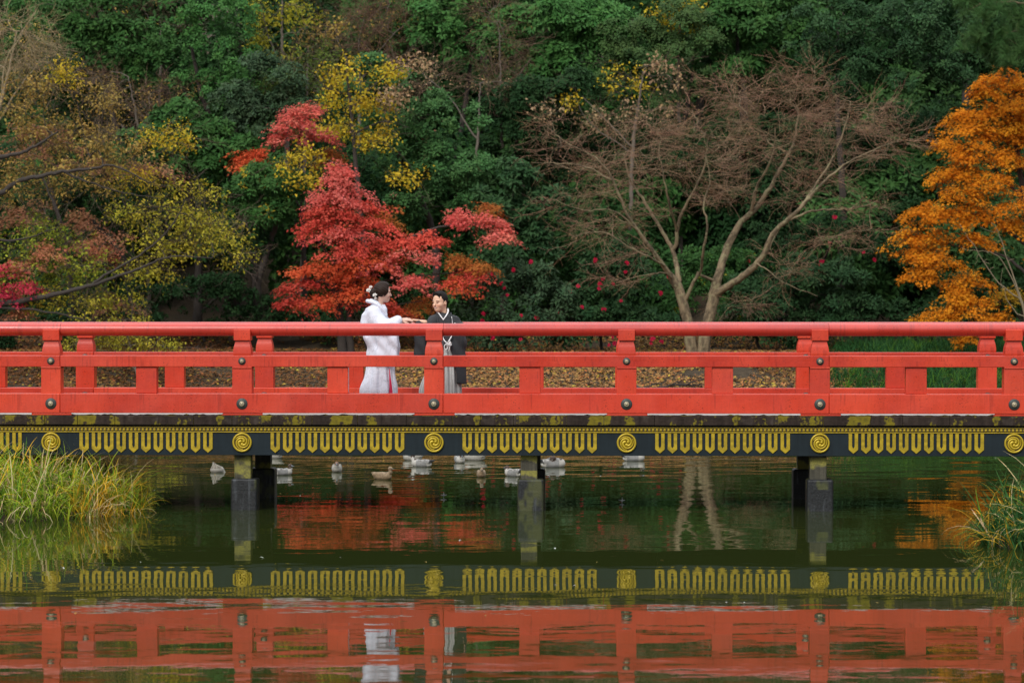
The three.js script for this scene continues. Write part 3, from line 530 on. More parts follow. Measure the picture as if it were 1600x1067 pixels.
/* ---- the wooded far bank ---- */
const P = { bright: [[0.030, 0.100, 0.024], [0.075, 0.185, 0.046]], mid: [[0.022, 0.070, 0.018], [0.055, 0.130, 0.032]], blue: [[0.016, 0.048, 0.018], [0.042, 0.090, 0.034]], dark: [[0.010, 0.032, 0.011], [0.026, 0.060, 0.020]], olive: [[0.065, 0.090, 0.022], [0.105, 0.115, 0.028]], grey: [[0.028, 0.060, 0.028], [0.056, 0.095, 0.046]] };
{ // far wood behind the trees one can tell apart
  const R = rng(5), L = new Leaves(), t = new THREE.Group(); t.name = 'woodland'; t.userData = { label: 'dense dark evergreen wood on the slope behind all the other trees', category: 'wood', kind: 'stuff' }; scene.add(t);
  const trunks = [];
  for (let i = 0; i < 440; i++) {
    const low = i < 120, x = R.s(25), z = low ? -38.5 - R() * 4 : -43 - R() * 15, g = landHeight(x, z), y = g + 0.6 + (low ? R() * 2.6 : i % 3 === 0 ? R() * 4 : R() * (13 - g) * 1.05), pr = 1.1 + R() * 0.9, base = jit(R, mixc(P.dark[0], P.mid[1], R() * 0.9), 0.2);
    if (i % 4 === 0) trunks.push(strand([V(x, g - 0.2, z - 0.5), V(x + R.s(0.3), lerp(g, y, 0.5), z - 0.4), V(x + R.s(0.3), y, z - 0.3)], [0.16, 0.13, 0.07], 6, false));
    for (let k = 0; k < 330; k++) { const e = onBall(R); if (e.z < 0 && R() < 0.7) e.z *= -1; const s = (0.75 + 0.3 * R()) * (0.75 + 0.4 * vnoise(e.x * 3 + i * 9, e.y * 3 + e.z * 2 + 50)); L.add(V(x + e.x * pr * s, y + e.y * pr * s, z + e.z * pr * s), V(e.x + R.s(0.4), e.y + 0.6, e.z + 0.4), 1.3 + 0.6 * R(), jit(R, base, 0.15)); }
  }
  part('trunks', merge(trunks), M.darkBark, t).userData.kind = 'stuff'; L.build('foliage', LEAF.broad, MATL.ever, t, R);
}
evergreen('evergreen_tree', 'rounded green tree near the top left, left of the tall dense one', -41, [[190, 78, 95, 38], [245, 105, 75, 34], [130, 70, 60, 40], [150, 20, 90, 40], [60, 40, 90, 55], [-40, 90, 90, 90]], { pal: P.mid });
evergreen('evergreen_tree', 'tall dense green tree at the top, left of the yellow sprays', -39.5, [[345, 35, 66, 50], [350, 95, 78, 50], [320, 135, 66, 36], [400, 140, 50, 35], [290, 30, 50, 40]], { pal: P.bright });
evergreen('evergreen_tree', 'low green dome of leaves behind the yellow branches on the left', -37, [[285, 200, 72, 36], [250, 225, 60, 32], [330, 230, 55, 35], [310, 265, 60, 32]], { pal: P.mid });
evergreen('evergreen_tree', 'dull grey green tree beside the small upper red maple', -37.6, [[405, 200, 55, 50], [375, 160, 45, 30], [440, 160, 50, 40], [440, 120, 50, 40]], { pal: P.grey });
evergreen('evergreen_tree', 'round dark green tree just left of the large red maple', -35.4, [[415, 305, 62, 44], [400, 345, 50, 30], [440, 280, 40, 30]], { pal: P.mid, fleck: [0.02, [0.3, 0.22, 0.02]] });
evergreen('evergreen_tree', 'bright green tree at the top middle with layered leaf clumps', -42, [[700, 35, 72, 50], [740, 15, 66, 44], [665, 70, 50, 36], [720, 85, 50, 30]], { pal: P.bright });
evergreen('evergreen_tree', 'bright green spreading tree at the top, right of middle', -41, [[870, 45, 95, 50], [905, 90, 76, 44], [830, 105, 50, 34], [940, 60, 60, 44], [800, 70, 40, 40]], { pal: P.bright });
evergreen('evergreen_tree', 'large pale green tree standing behind the large red maple', -36.4, [[690, 195, 84, 46], [700, 262, 72, 60], [645, 295, 56, 46], [600, 170, 50, 60], [725, 300, 44, 36], [640, 240, 60, 60], [590, 120, 46, 36]], { pal: [[0.034, 0.1, 0.03], [0.08, 0.175, 0.056]], leaf: LEAF.small, dense: 34, fleck: [0.012, [0.3, 0.16, 0.1]] });
evergreen('evergreen_tree', 'deep dark green tree between the red maple and the bare tree', -35.5, [[800, 310, 56, 60], [795, 365, 62, 56], [835, 400, 50, 40], [770, 405, 40, 40], [850, 330, 40, 40]], { pal: P.blue });
evergreen('evergreen_tree', 'shadowy green tree rising above the left limbs of the bare tree', -39, [[830, 200, 64, 60], [800, 160, 60, 40], [880, 160, 60, 40], [790, 230, 40, 40]], { pal: P.dark });
evergreen('evergreen_tree', 'olive green tree above the crown of the bare tree', -40, [[1040, 100, 90, 50], [1000, 150, 70, 40], [1090, 50, 70, 50], [980, 60, 50, 50]], { pal: [[0.04, 0.085, 0.03], [0.07, 0.12, 0.035]], leaf: LEAF.small, dense: 30 });
evergreen('evergreen_tree', 'deep green tree at the top, right above the bare crown', -40.4, [[1180, 60, 76, 60], [1140, 110, 60, 40], [1230, 40, 70, 50], [1150, 20, 60, 40]], { pal: P.mid });
evergreen('evergreen_tree', 'broad glossy dark green tree in the upper right overhanging the bare tree', -37.2, [[1310, 40, 95, 50], [1400, 60, 100, 60], [1425, 125, 90, 46], [1335, 105, 80, 46], [1470, 60, 60, 70], [1480, 130, 40, 30], [1290, 85, 60, 36]], { pal: P.blue, trunkX: 1312 });
evergreen('evergreen_tree', 'tall dark tree behind the orange maple at the upper right edge', -41, [[1560, 40, 80, 60], [1520, 100, 50, 50], [1620, 90, 70, 90], [1560, 130, 60, 40], [1660, 20, 60, 60]], { pal: P.dark, trunkX: 1600 });
evergreen('evergreen_tree', 'dark tree behind the left limbs of the bare tree at mid height', -40, [[980, 300, 110, 70], [1100, 260, 110, 70], [1000, 230, 90, 50], [900, 280, 60, 60]], { pal: P.dark, trunkX: 1000, dense: 20 });
evergreen('evergreen_tree', 'dark tree behind the right limbs of the bare tree at mid height', -40, [[1230, 250, 100, 60], [1330, 260, 90, 60], [1400, 230, 70, 60], [1200, 330, 90, 50]], { pal: P.dark, trunkX: 1330, dense: 20 });
evergreen('evergreen_tree', 'dark green tree in the gap between bare tree and orange maple', -39, [[1380, 350, 90, 60], [1440, 300, 50, 60], [1330, 400, 90, 50], [1460, 420, 60, 50]], { pal: P.dark, trunkX: 1440, dense: 20 });
evergreen('evergreen_tree', 'shaded tree behind the yellow branches at mid left', -37.5, [[180, 300, 90, 60], [90, 260, 90, 60], [230, 350, 70, 50], [30, 340, 90, 60], [-60, 280, 80, 90]], { pal: P.dark, trunkX: 200, dense: 20 });
// understorey along the foot of the slope
const bush = (label, z, blobs, o = {}) => evergreen('shrub', label, z, blobs, { category: 'shrub', puff: 0.24, puffs: 22, trunk: 0.04, dense: 24, ...o });
bush('dark shrubs in the shade left of the red maple trunk', -36, [[330, 470, 90, 50], [240, 480, 70, 45], [420, 490, 60, 40], [380, 410, 60, 40]], { pal: P.dark });
bush('dark shrub under the red maple behind the bride', -36, [[560, 505, 70, 35], [480, 510, 60, 30], [630, 480, 50, 50]], { pal: P.dark });
bush('low dark shrub at far left behind the railing', -35, [[60, 520, 90, 40], [170, 500, 80, 45], [-40, 500, 70, 60]], { pal: P.dark });
bush('shaded hedge right of the bare tree trunks', -34.6, [[1190, 480, 70, 50], [1280, 460, 80, 60], [1240, 515, 80, 28], [1340, 495, 70, 40]], { pal: P.blue });
bush('dark undergrowth below the orange maple', -35.5, [[1420, 500, 80, 40], [1520, 515, 80, 35], [1600, 490, 80, 60], [1480, 440, 50, 40]], { pal: P.dark });
bush('leafy green undergrowth filling the gap behind the bare tree trunks', -35.4, [[1090, 470, 70, 50], [1120, 420, 60, 36], [1160, 510, 50, 26]], { pal: P.mid, fleck: [0.02, [0.2, 0.2, 0.02]] });
const camellia = (label, z, blobs, n, o = {}) => {
  const t = bush(label, z, blobs, { pal: P.grey, ...o, name: 'x' }); t.name = numbered('camellia_bush'); const R = rng(Math.round(blobs[0][0])), f = new Leaves();
  for (let i = 0; i < n; i++) { const b = blobAt(R.pick(blobs), z), a = R.s(), c = R.s(0.95); f.add(V(b.c.x + a * b.rx, b.c.y + c * b.ry * 0.95, b.c.z + b.rz * (0.75 + 0.4 * R()) * Math.sqrt(Math.max(0.1, 1 - a * a * 0.6 - c * c * 0.4)) + 0.18), V(R.s(0.5), 0.4, 1), 0.75 + 0.5 * R(), jit(R, [0.55, 0.018, 0.065], 0.2)); }
  const petal = ovalLeaf(0.06, 0.034, 0.5), bl = cluster(77, 9, petal, (Q, i) => [i * 0.9, i < 5 ? 0.25 : 0.9, 0, 0, i * 0.002, 0, i < 5 ? 1.05 : 0.7]);
  f.build('blossoms', [bl], MATL.maple, t, R); return t;
};
camellia('grey green camellia bush behind the groom, its red blossoms on the right side', -33.8, [[790, 480, 70, 46], [740, 505, 60, 32], [820, 440, 50, 40], [860, 490, 50, 42], [800, 525, 90, 22]], 20);
camellia('camellia bush with red blossoms left of the bare tree trunks', -34.2, [[940, 480, 60, 50], [990, 465, 60, 55], [900, 510, 60, 32], [1010, 515, 60, 28], [950, 420, 40, 36]], 26, { pal: P.blue });
camellia('camellia bush with few red blossoms behind the right limbs of the bare tree', -36.5, [[1230, 400, 70, 50], [1300, 380, 70, 44], [1390, 400, 50, 36]], 12, { pal: P.dark });

/* ---- red maples ---- */
const red = { a: [[0.52, 0.055, 0.04], [0.76, 0.13, 0.085]], pink: [[0.64, 0.10, 0.085], [0.76, 0.21, 0.16]], or: [[0.64, 0.095, 0.04], [0.72, 0.16, 0.055]], rust: [[0.38, 0.10, 0.03], [0.48, 0.18, 0.04]] };
maple('maple_tree', 'large scarlet maple with layered branches behind the couple', -33,
  [[[[536, 560], [531, 500], [527, 455], [530, 400], [532, 340], [533, 270]], 0.13, 0.03], [[[548, 555], [545, 490], [556, 440], [590, 400], [640, 372], [700, 352], [770, 352]], 0.09, 0.016, true], [[[533, 470], [505, 440], [470, 455], [440, 470]], 0.05, 0.012], [[[528, 420], [500, 380], [480, 352]], 0.05, 0.012], [[[552, 460], [600, 440], [660, 430], [730, 425]], 0.045, 0.012], [[[548, 480], [590, 480], [660, 470]], 0.035, 0.01]],
  shrink([[532, 264, 16, 11, 0, 0.1, 1], [530, 280, 28, 12, 0, 0.2, 1], [538, 296, 38, 12, 0, 0.2, 1], [520, 308, 50, 12, 0, 0.4, 1], [560, 318, 40, 11, 0, 0.1], [510, 327, 50, 12, 0, 0.5], [545, 338, 60, 12, 0, 0.3], [497, 349, 36, 13, 0, 0.5], [580, 352, 42, 13, 0, 0.2], [530, 362, 60, 12, 0, 0.7, 1], [622, 375, 40, 10, 0, 0.3], [668, 371, 40, 8, 0, 0.2], [640, 395, 42, 14, 0, 0.5, 1], [540, 385, 60, 13, 0, 0.6], [560, 405, 46, 12, 0, 0.5, 2], [600, 412, 40, 12, 0, 0.4, 1], [492, 415, 44, 13, 0, 0.6, 2], [650, 437, 32, 13, 0, 0.6, 1], [545, 428, 60, 13, 0, 0.4, 2], [470, 445, 42, 14, 0, 0.6], [560, 450, 46, 13, 0, 0.4, 2], [452, 470, 30, 11, 0, 0.6], [490, 467, 42, 11, 0, 0.5, 2], [570, 468, 36, 11, 0, 0.3], [750, 343, 48, 11, 0, 0.3, 1], [716, 340, 24, 8, 0, 0.3, 1], [785, 366, 28, 12, 0, 0.4, 1], [762, 325, 20, 6, 0, 0, 3], [735, 430, 36, 14, 0, 0.4], [715, 405, 22, 8, 0, 0.3, 3], [752, 415, 18, 9, 0, 0.4, 3], [718, 440, 22, 9, 0, 0.4, 2], [662, 472, 24, 15, 0, -0.2, 3], [612, 485, 30, 12, 0, -0.3, 2], [640, 500, 26, 10, 0, -0.3], [600, 395, 30, 10, 0, 0.1, 3], [600, 340, 24, 9, 0, -0.3, 3]], 0.96, 0.62),
  { seed: 41, pals: [red.a, red.pink, red.or, red.rust], tier: 15, dense: 11, droop: -0.2 });
maple('maple_tree', 'small rose red maple high up beside yellow leaves', -36.5,
  [[[[480, 545, -1], [474, 400, -0.6], [470, 280], [470, 210], [470, 175]], 0.09, 0.02], [[[472, 300], [500, 240], [520, 212]], 0.03, 0.01], [[[473, 330], [430, 270], [397, 248]], 0.03, 0.01]],
  [[478, 170, 24, 5, 0, 0.2], [462, 181, 28, 7, 0, 0.3], [466, 196, 38, 7, 0, 0.4], [450, 210, 28, 7, 0, 0.4], [498, 208, 36, 7, 0, 0.2], [400, 240, 16, 9, 0, 0, 1], [396, 254, 28, 11, 0, 0.1, 1], [384, 246, 16, 7, 0, 0.1, 1], [420, 270, 24, 9, 0, 0, 2], [515, 240, 30, 14, 0, -0.5, 2]],
  { seed: 43, pals: [red.pink, red.or, red.rust], tier: 19, dense: 10 });
maple('maple_tree', 'rust red maple half hidden behind the yellow branches on the left', -34.5,
  [[[[110, 560], [112, 480], [100, 380], [80, 300], [60, 215]], 0.12, 0.025], [[[105, 430], [150, 390], [180, 365]], 0.05, 0.012], [[[108, 460], [60, 450], [35, 445]], 0.04, 0.01]],
  [[50, 205, 66, 12, 0, 0], [90, 225, 60, 11, 0, 0], [30, 240, 50, 11, 0, 0.3], [120, 250, 60, 11, 0, 0.3], [180, 258, 60, 9, 0, 0.2], [60, 325, 66, 9, 0, 0], [20, 345, 50, 9, 0, 0.3], [130, 345, 50, 9, 0, 0.1], [160, 372, 52, 11, 0, 0.3, 1], [120, 385, 40, 9, 0, 0.5, 1], [175, 395, 36, 9, 0, 0.5, 1], [40, 415, 32, 10, 0, 4.6, 1], [40, 448, 20, 12, 0, 4.8, 2], [12, 460, 20, 14, 0, 4.8, 2], [5, 420, 22, 10, 0, 4.8, 2], [25, 490, 30, 8, 0, 4.6, 1], [70, 395, 36, 8, 0, 4.6, 1], [180, 480, 40, 12, 0, 0.7], [240, 265, 36, 8, 0, 0.1]],
  { seed: 47, pals: [[[0.26, 0.11, 0.06], [0.40, 0.20, 0.10]], [[0.46, 0.14, 0.08], [0.56, 0.26, 0.13]], [[0.56, 0.035, 0.08], [0.64, 0.07, 0.1]]], tier: 13, dense: 7 });
/* ---- orange maple on the right ---- */
maple('maple_tree', 'glowing orange maple at the right edge of the picture', -31.5,
  [[[[1640, 565], [1632, 480], [1618, 400], [1600, 300], [1585, 200], [1575, 120]], 0.14, 0.03], [[[1628, 450], [1570, 400], [1500, 385], [1440, 372]], 0.05, 0.012], [[[1615, 390], [1540, 340], [1450, 325]], 0.05, 0.012], [[[1605, 320], [1540, 250], [1490, 225]], 0.04, 0.012], [[[1632, 480], [1580, 470], [1500, 480]], 0.035, 0.01]],
  shrink([[1562, 118, 36, 16], [1590, 130, 40, 18], [1540, 140, 28, 12], [1535, 168, 40, 14, 0, 0.2], [1580, 165, 50, 16, 0, 0.2], [1500, 185, 28, 12], [1530, 200, 52, 14, 0, 0.3], [1585, 205, 50, 16, 0, 0.3], [1480, 225, 26, 9, 0, 0.2], [1525, 235, 56, 14, 0, 0.4], [1580, 245, 50, 14, 0, 0.4], [1600, 190, 40, 20], [1478, 272, 34, 12, 0, 0.3], [1520, 265, 40, 12, 0, 0.2], [1560, 285, 54, 13, 0, 0.5], [1500, 298, 46, 12, 0, 0.5], [1440, 325, 30, 13, 0, 0.3], [1480, 335, 50, 14, 0, 0.5], [1530, 330, 54, 13, 0, 0.3], [1590, 320, 40, 14, 0, 0.6], [1430, 362, 28, 13, 0, 0.3], [1470, 372, 46, 13, 0, 0.5], [1520, 372, 46, 12, 0, 0.5], [1430, 395, 26, 13, 0, 0.4], [1465, 405, 46, 13, 0, 0.5], [1445, 425, 30, 11, 0, 0.4], [1585, 350, 30, 10, 0, 0.4], [1515, 437, 32, 13, 0, 0.3], [1495, 455, 20, 7, 0, 0.3], [1470, 490, 34, 8, 0, 0.4], [1500, 478, 34, 11, 0, 0.4], [1525, 468, 22, 11, 0, 0.3], [1562, 495, 30, 7, 0, 0.2], [1540, 500, 26, 7, 0, 0.1], [1512, 530, 10, 7, 0, 0.1], [1580, 460, 22, 9, 0, 0, 1], [1640, 160, 50, 30], [1650, 230, 50, 30], [1650, 310, 50, 30], [1660, 390, 44, 24], [1650, 450, 40, 20]], 0.86, 0.95),
  { seed: 53, pals: [[[0.58, 0.18, 0.008], [0.76, 0.31, 0.02]], [[0.35, 0.22, 0.02], [0.5, 0.3, 0.03]]], tier: 16, dense: 11, droop: -0.2 });
airy('bare_sapling', 'thin leafless sapling in front of the orange maple trunk', -30.6, [[[[1610, 560], [1600, 480], [1580, 420], [1560, 360]], 0.03, 0.008], [[[1600, 470], [1560, 440], [1520, 380], [1500, 350]], 0.018, 0.005], [[[1603, 490], [1560, 400], [1510, 390]], 0.016, 0.004], [[[1600, 500], [1575, 470], [1570, 450]], 0.014, 0.004]], [[1550, 380, 50, 40, 0.5], [1575, 430, 30, 40, 0.5]], { seed: 59, pals: [[[0.4, 0.25, 0.02], [0.5, 0.3, 0.03]]], leaves: 0.3, sprays: 0, bark: std({ color: lin(0.24, 0.19, 0.12), roughness: 0.95 }), tips: 30, category: 'sapling' });

/* ---- the big bare maple ---- */
{
  const z = -32.2, tan = M.bark, k = 1;
  const limbs = [
    [[[1082, 556], [1078, 520], [1073, 495], [1062, 454], [1052, 436]], 0.152, 0.1064, true],
    [[[1052, 436], [1025, 398, 0.3], [997, 360, 0.6], [977, 327, 0.8], [955, 275, 1], [930, 245, 1.2]], 0.065, 0.0152],
    [[[1062, 447], [1053, 397, -0.4], [1034, 360, -0.6], [1006, 313, -0.8], [983, 275, -1], [975, 240, -1.1]], 0.068, 0.0152],
    [[[1056, 392, -0.4], [1062, 341, -0.2], [1081, 304, 0.1], [1100, 261, 0.3], [1108, 215, 0.4]], 0.053, 0.0137],
    [[[1058, 360, -0.3], [1044, 308, 0.4], [1037, 275, 0.6], [1030, 240, 0.7]], 0.034, 0.0114],
    [[[1098, 556], [1104, 520], [1112, 482], [1120, 440]], 0.167, 0.1216, true],
    [[[1120, 440], [1136, 390, -0.3], [1156, 350, -0.5], [1180, 327, -0.6], [1203, 294, -0.7], [1222, 261, -0.8], [1240, 225, -0.9], [1248, 180, -1]], 0.106, 0.0190],
    [[[1175, 330, -0.6], [1184, 290, -0.2], [1208, 243, 0.2], [1212, 200, 0.4]], 0.046, 0.0122],
    [[[1117, 460], [1156, 435, 0.5], [1189, 405, 0.8], [1212, 360, 1], [1250, 327, 1.2], [1278, 294, 1.3], [1316, 261, 1.4], [1362, 235, 1.5], [1410, 219, 1.5]], 0.099, 0.0046],
    [[[1198, 395, 0.9], [1222, 352, 0.4], [1269, 330, 0.2], [1316, 327, 0.1], [1356, 321, 0]], 0.046, 0.0106],
    [[[1250, 327, 1.2], [1268, 300, 0.8], [1300, 250, 0.6], [1320, 200, 0.5], [1330, 160, 0.4]], 0.038, 0.0106],
    [[[1092, 440], [1100, 388, 0.8], [1105, 350, 1], [1100, 322, 1], [1109, 285, 1], [1105, 247, 1.1]], 0.038, 0.0106],
    [[[1050, 432], [1035, 426, 0.6], [1020, 428, 0.9], [990, 433, 1], [968, 441, 1.1]], 0.023, 0.0053],
    [[[1180, 412, 0.8], [1194, 418, 1], [1222, 440, 1.2], [1278, 463, 1.3]], 0.020, 0.0046],
    [[[1040, 418, 0.2], [1025, 407, 0.9], [987, 388, 1.2], [940, 362, 1.4], [894, 370, 1.5]], 0.030, 0.0068],
    [[[1000, 364, 0.6], [960, 330, 0.9], [910, 328, 1.2], [860, 310, 1.3]], 0.023, 0.0053],
    [[[960, 285, 1], [920, 262, 1.1], [870, 255, 1.2], [830, 255, 1.2]], 0.023, 0.0061],
    [[[930, 245, 1.2], [890, 225, 1.2], [850, 195, 1.2]], 0.015, 0.0046],
    [[[1070, 470], [1085, 440, 0.2], [1092, 425, 0.2]], 0.046, 0.0380],
  ];
  const tw = [[0.22, 0.12, 0.07], [0.34, 0.22, 0.10]];
  airy('bare_maple', 'wide leafless maple with two pale trunks and a haze of pinkish twigs', z, limbs,
    [[880, 215, 45, 26, 1], [900, 262, 60, 16, 1.2], [960, 250, 60, 20, 1.4], [1000, 215, 66, 26, 1.4], [1050, 185, 60, 24, 1.4], [1090, 210, 70, 30, 1.6], [1150, 180, 70, 36, 1.6], [1130, 135, 40, 18, 1], [1200, 160, 60, 34, 1.6], [1250, 120, 56, 20, 1.2], [1260, 165, 70, 30, 1.6], [1310, 185, 76, 30, 1.6], [1370, 190, 50, 26, 1.4], [1410, 215, 34, 16, 1], [1340, 235, 66, 20, 1.4], [1270, 225, 60, 30, 1.6], [1190, 230, 60, 30, 1.6], [1110, 255, 60, 26, 1.6], [1040, 260, 60, 22, 1.4], [980, 285, 60, 14, 1.2], [940, 300, 50, 12, 1.2], [1280, 275, 60, 18, 1.2], [1330, 320, 50, 14, 1], [1240, 300, 40, 20, 1], [960, 350, 70, 12, 1.2], [910, 368, 46, 12, 1], [990, 395, 50, 12, 1], [1000, 330, 50, 10, 1], [1300, 375, 60, 14, 1], [1350, 360, 40, 12, 1], [1240, 415, 50, 14, 1], [1165, 470, 40, 12, 0.8], [1110, 310, 50, 16, 1.2], [880, 315, 40, 10, 1], [1150, 300, 40, 14, 1], [985, 440, 40, 10, 0.8]],
    { seed: 61, pals: [tw, tw], tips: 38, sprays: 3, leaves: 5, spread: 0.28, size: 0.6, flat: 0.45, twig: [0.27, 0.17, 0.11], bark: tan, tip: 0.0042, bias: 0.25, lift: 0.05, leaf: LEAF.single, mat: MATL.dry });
}

/* ---- yellowing trees ---- */
const yl = { yg: [[0.30, 0.28, 0.03], [0.52, 0.44, 0.05]], y: [[0.46, 0.34, 0.03], [0.62, 0.47, 0.04]], g: [[0.18, 0.24, 0.03], [0.36, 0.38, 0.04]], br: [[0.28, 0.19, 0.06], [0.46, 0.32, 0.08]], tan: [[0.38, 0.25, 0.14], [0.46, 0.32, 0.18]] };
airy('leaning_tree', 'leaning tree with dark wet limbs and yellow green leaves reaching in from the left', -30.4,
  [[[[-150, 575, 0.8], [-130, 480, 0.8], [-100, 380, 0.8], [-50, 325, 0.8], [0, 302, 0.8], [29, 283, 0.8], [63, 275, 0.8], [97, 268, 0.8], [146, 263, 0.8], [175, 258, 0.8], [230, 285, 0.8]], 0.11, 0.015], [[[-115, 430, 0.8], [-50, 270, 0.8], [0, 246, 0.8], [30, 240, 0.8], [60, 225, 0.8], [90, 205, 0.8]], 0.08, 0.02], [[[-140, 530, 0.8], [-60, 482, 0.8], [0, 475, 0.8], [49, 468, 0.8], [97, 457, 0.8], [151, 443, 0.8], [205, 424, 0.8], [263, 402, 0.8], [331, 403, 0.8]], 0.11, 0.012], [[[-30, 480, 0.8], [49, 484, 0.8], [100, 492, 0.8], [150, 505, 0.8]], 0.04, 0.01], [[[140, 445, 0.8], [180, 420, 0.8], [230, 390, 0.8], [270, 350, 0.8], [290, 310, 0.8]], 0.04, 0.01], [[[97, 268, 0.8], [140, 285, 0.8], [190, 300, 0.8], [250, 310, 0.8]], 0.03, 0.008], [[[-60, 340, 0.8], [0, 375, 0.8], [40, 372, 0.8], [90, 355, 0.8]], 0.05, 0.01], [[[63, 275, 0.8], [80, 310, 0.8], [95, 345, 0.8]], 0.025, 0.008]],
  [[292, 315, 56, 44, 0.8, 0, 0], [335, 365, 52, 36, 0.8, 0, 0], [275, 370, 60, 36, 0.9, 0, 0], [235, 425, 56, 20, 0.8, 0, 0], [370, 400, 30, 16, 0.5, 0, 0], [200, 340, 40, 26, 0.7, 0, 0], [70, 372, 66, 36, 0.9, 0, 2], [50, 430, 60, 36, 0.9, 0, 2], [120, 415, 50, 30, 0.8, 0, 2], [100, 475, 70, 20, 0.8, 0, 0], [180, 470, 50, 16, 0.7, 0, 0], [40, 150, 50, 46, 0.9, 0, 3], [110, 215, 80, 40, 1, 0, 3], [190, 235, 60, 36, 0.9, 0, 3], [255, 215, 44, 22, 0.7, 0, 1], [130, 280, 70, 26, 0.9, 0, 3], [30, 280, 50, 40, 0.9, 0, 3], [210, 285, 40, 24, 0.8, 0, 1], [150, 160, 40, 26, 0.7, 0, 3], [100, 110, 30, 20, 0.6, 0, 1], [-60, 200, 60, 80, 1, 0, 3], [-60, 400, 60, 70, 1, 0, 2]],
  { seed: 71, pals: [yl.yg, yl.y, yl.g, yl.br], tips: 42, sprays: 2, leaves: 10, spread: 0.31, size: 1.0, twig: [0.13, 0.1, 0.075], bark: M.darkBark, tip: 0.0048, bias: 0.1, lift: 0.02 });
airy('twiggy_tree', 'pale bare twigs fanning out at the upper left edge', -31.6, [[[[-40, 560], [-30, 400], [-20, 240], [0, 160], [15, 100], [25, 50]], 0.09, 0.015], [[[-20, 220], [20, 150], [50, 110], [70, 90]], 0.03, 0.006], [[[0, 160], [10, 90], [40, 40], [55, 20]], 0.02, 0.005]],
  [[25, 90, 45, 50, 0.8], [55, 110, 45, 30, 0.7], [10, 40, 40, 30, 0.6], [60, 60, 30, 24, 0.6]], { seed: 73, pals: [[[0.4, 0.3, 0.08], [0.5, 0.36, 0.1]]], tips: 40, sprays: 4, leaves: 2, size: 0.7, twig: [0.34, 0.26, 0.15], bark: std({ color: lin(0.3, 0.24, 0.15), roughness: 0.95 }), tip: 0.005, lift: 0.2 });
airy('yellowing_tree', 'slender tree of bright yellow leaves above the large red maple', -34.8, [[[[575, 555], [572, 430], [560, 300], [552, 220], [545, 150], [540, 90]], 0.1, 0.02], [[[558, 270], [510, 250], [470, 240]], 0.03, 0.008], [[[552, 210], [600, 190], [640, 200]], 0.03, 0.008], [[[548, 170], [600, 120], [650, 90]], 0.03, 0.008], [[[546, 150], [500, 130], [480, 100]], 0.02, 0.006]],
  [[545, 150, 40, 36, 0.8], [580, 180, 46, 30, 0.8], [530, 195, 34, 20, 0.6], [545, 105, 32, 22, 0.6], [640, 95, 36, 16, 0.6, 0, 1], [600, 105, 30, 20, 0.6], [475, 245, 40, 26, 0.7, 0.4], [480, 275, 26, 14, 0.5, 0.4], [590, 215, 40, 14, 0.6], [635, 275, 26, 12, 0.5, 0.8], [610, 150, 30, 20, 0.6, 0, 1]],
  { seed: 79, pals: [yl.y, yl.tan], tips: 26, sprays: 1, leaves: 9, spread: 0.26, size: 0.95, leaf: LEAF.round, twig: [0.12, 0.1, 0.07], bark: M.darkBark });
airy('yellowing_tree', 'loose yellow leaved tree at the top edge left of the bright green middle tree', -40.5, [[[[455, 545], [450, 300], [445, 150], [440, 60], [440, 0]], 0.1, 0.02], [[[446, 120], [420, 60], [410, 20]], 0.03, 0.008]],
  [[415, 20, 26, 30, 0.7], [410, 65, 20, 16, 0.5], [470, 25, 40, 26, 0.8], [440, 90, 36, 20, 0.7], [500, 55, 40, 30, 0.8, 0, 1]], { seed: 83, pals: [[[0.3, 0.3, 0.03], [0.42, 0.38, 0.04]], yl.br], tips: 22, sprays: 2, leaves: 8, size: 1.05, leaf: LEAF.round });
airy('yellowing_tree', 'sparse yellow and buff leaved tree over the left side of the bare crown', -38, [[[[985, 540], [985, 350], [990, 220], [1000, 150], [1005, 110]], 0.08, 0.015], [[[988, 230], [950, 190], [910, 150]], 0.03, 0.008], [[[990, 240], [920, 190], [900, 155]], 0.02, 0.006]],
  [[990, 125, 34, 26, 0.7], [1030, 120, 30, 30, 0.7, 0, 1], [895, 152, 20, 10, 0.4], [1010, 170, 40, 16, 0.6, 0, 1], [930, 180, 40, 16, 0.6, 0, 1], [860, 170, 26, 12, 0.4, 0, 1]], { seed: 89, pals: [yl.y, yl.tan], tips: 22, sprays: 2, leaves: 6, size: 0.95, leaf: LEAF.round });
airy('yellowing_tree', 'yellow leaved sapling at the top edge right of middle', -40, [[[[1065, 545], [1062, 300], [1060, 120], [1062, 50], [1065, 0]], 0.08, 0.015]],
  [[1060, 15, 40, 20, 0.7], [1045, 45, 26, 16, 0.6], [1085, 40, 20, 16, 0.5]], { seed: 97, pals: [yl.y], tips: 26, sprays: 1, leaves: 8, size: 1.0, leaf: LEAF.round });
airy('twiggy_tree', 'brown leafless thicket at the top between the two bright green trees on the left', -42, [[[[560, 545], [560, 250], [562, 120], [560, 60]], 0.08, 0.015], [[[561, 130], [600, 70], [640, 30]], 0.03, 0.008], [[[561, 130], [530, 70], [520, 30]], 0.03, 0.008]],
  [[545, 40, 50, 30, 1], [595, 45, 50, 34, 1], [570, 85, 60, 20, 1], [620, 20, 40, 26, 0.8]], { seed: 101, pals: [yl.br], tips: 30, sprays: 5, leaves: 1.5, size: 0.8, twig: [0.17, 0.1, 0.07], tip: 0.005 });
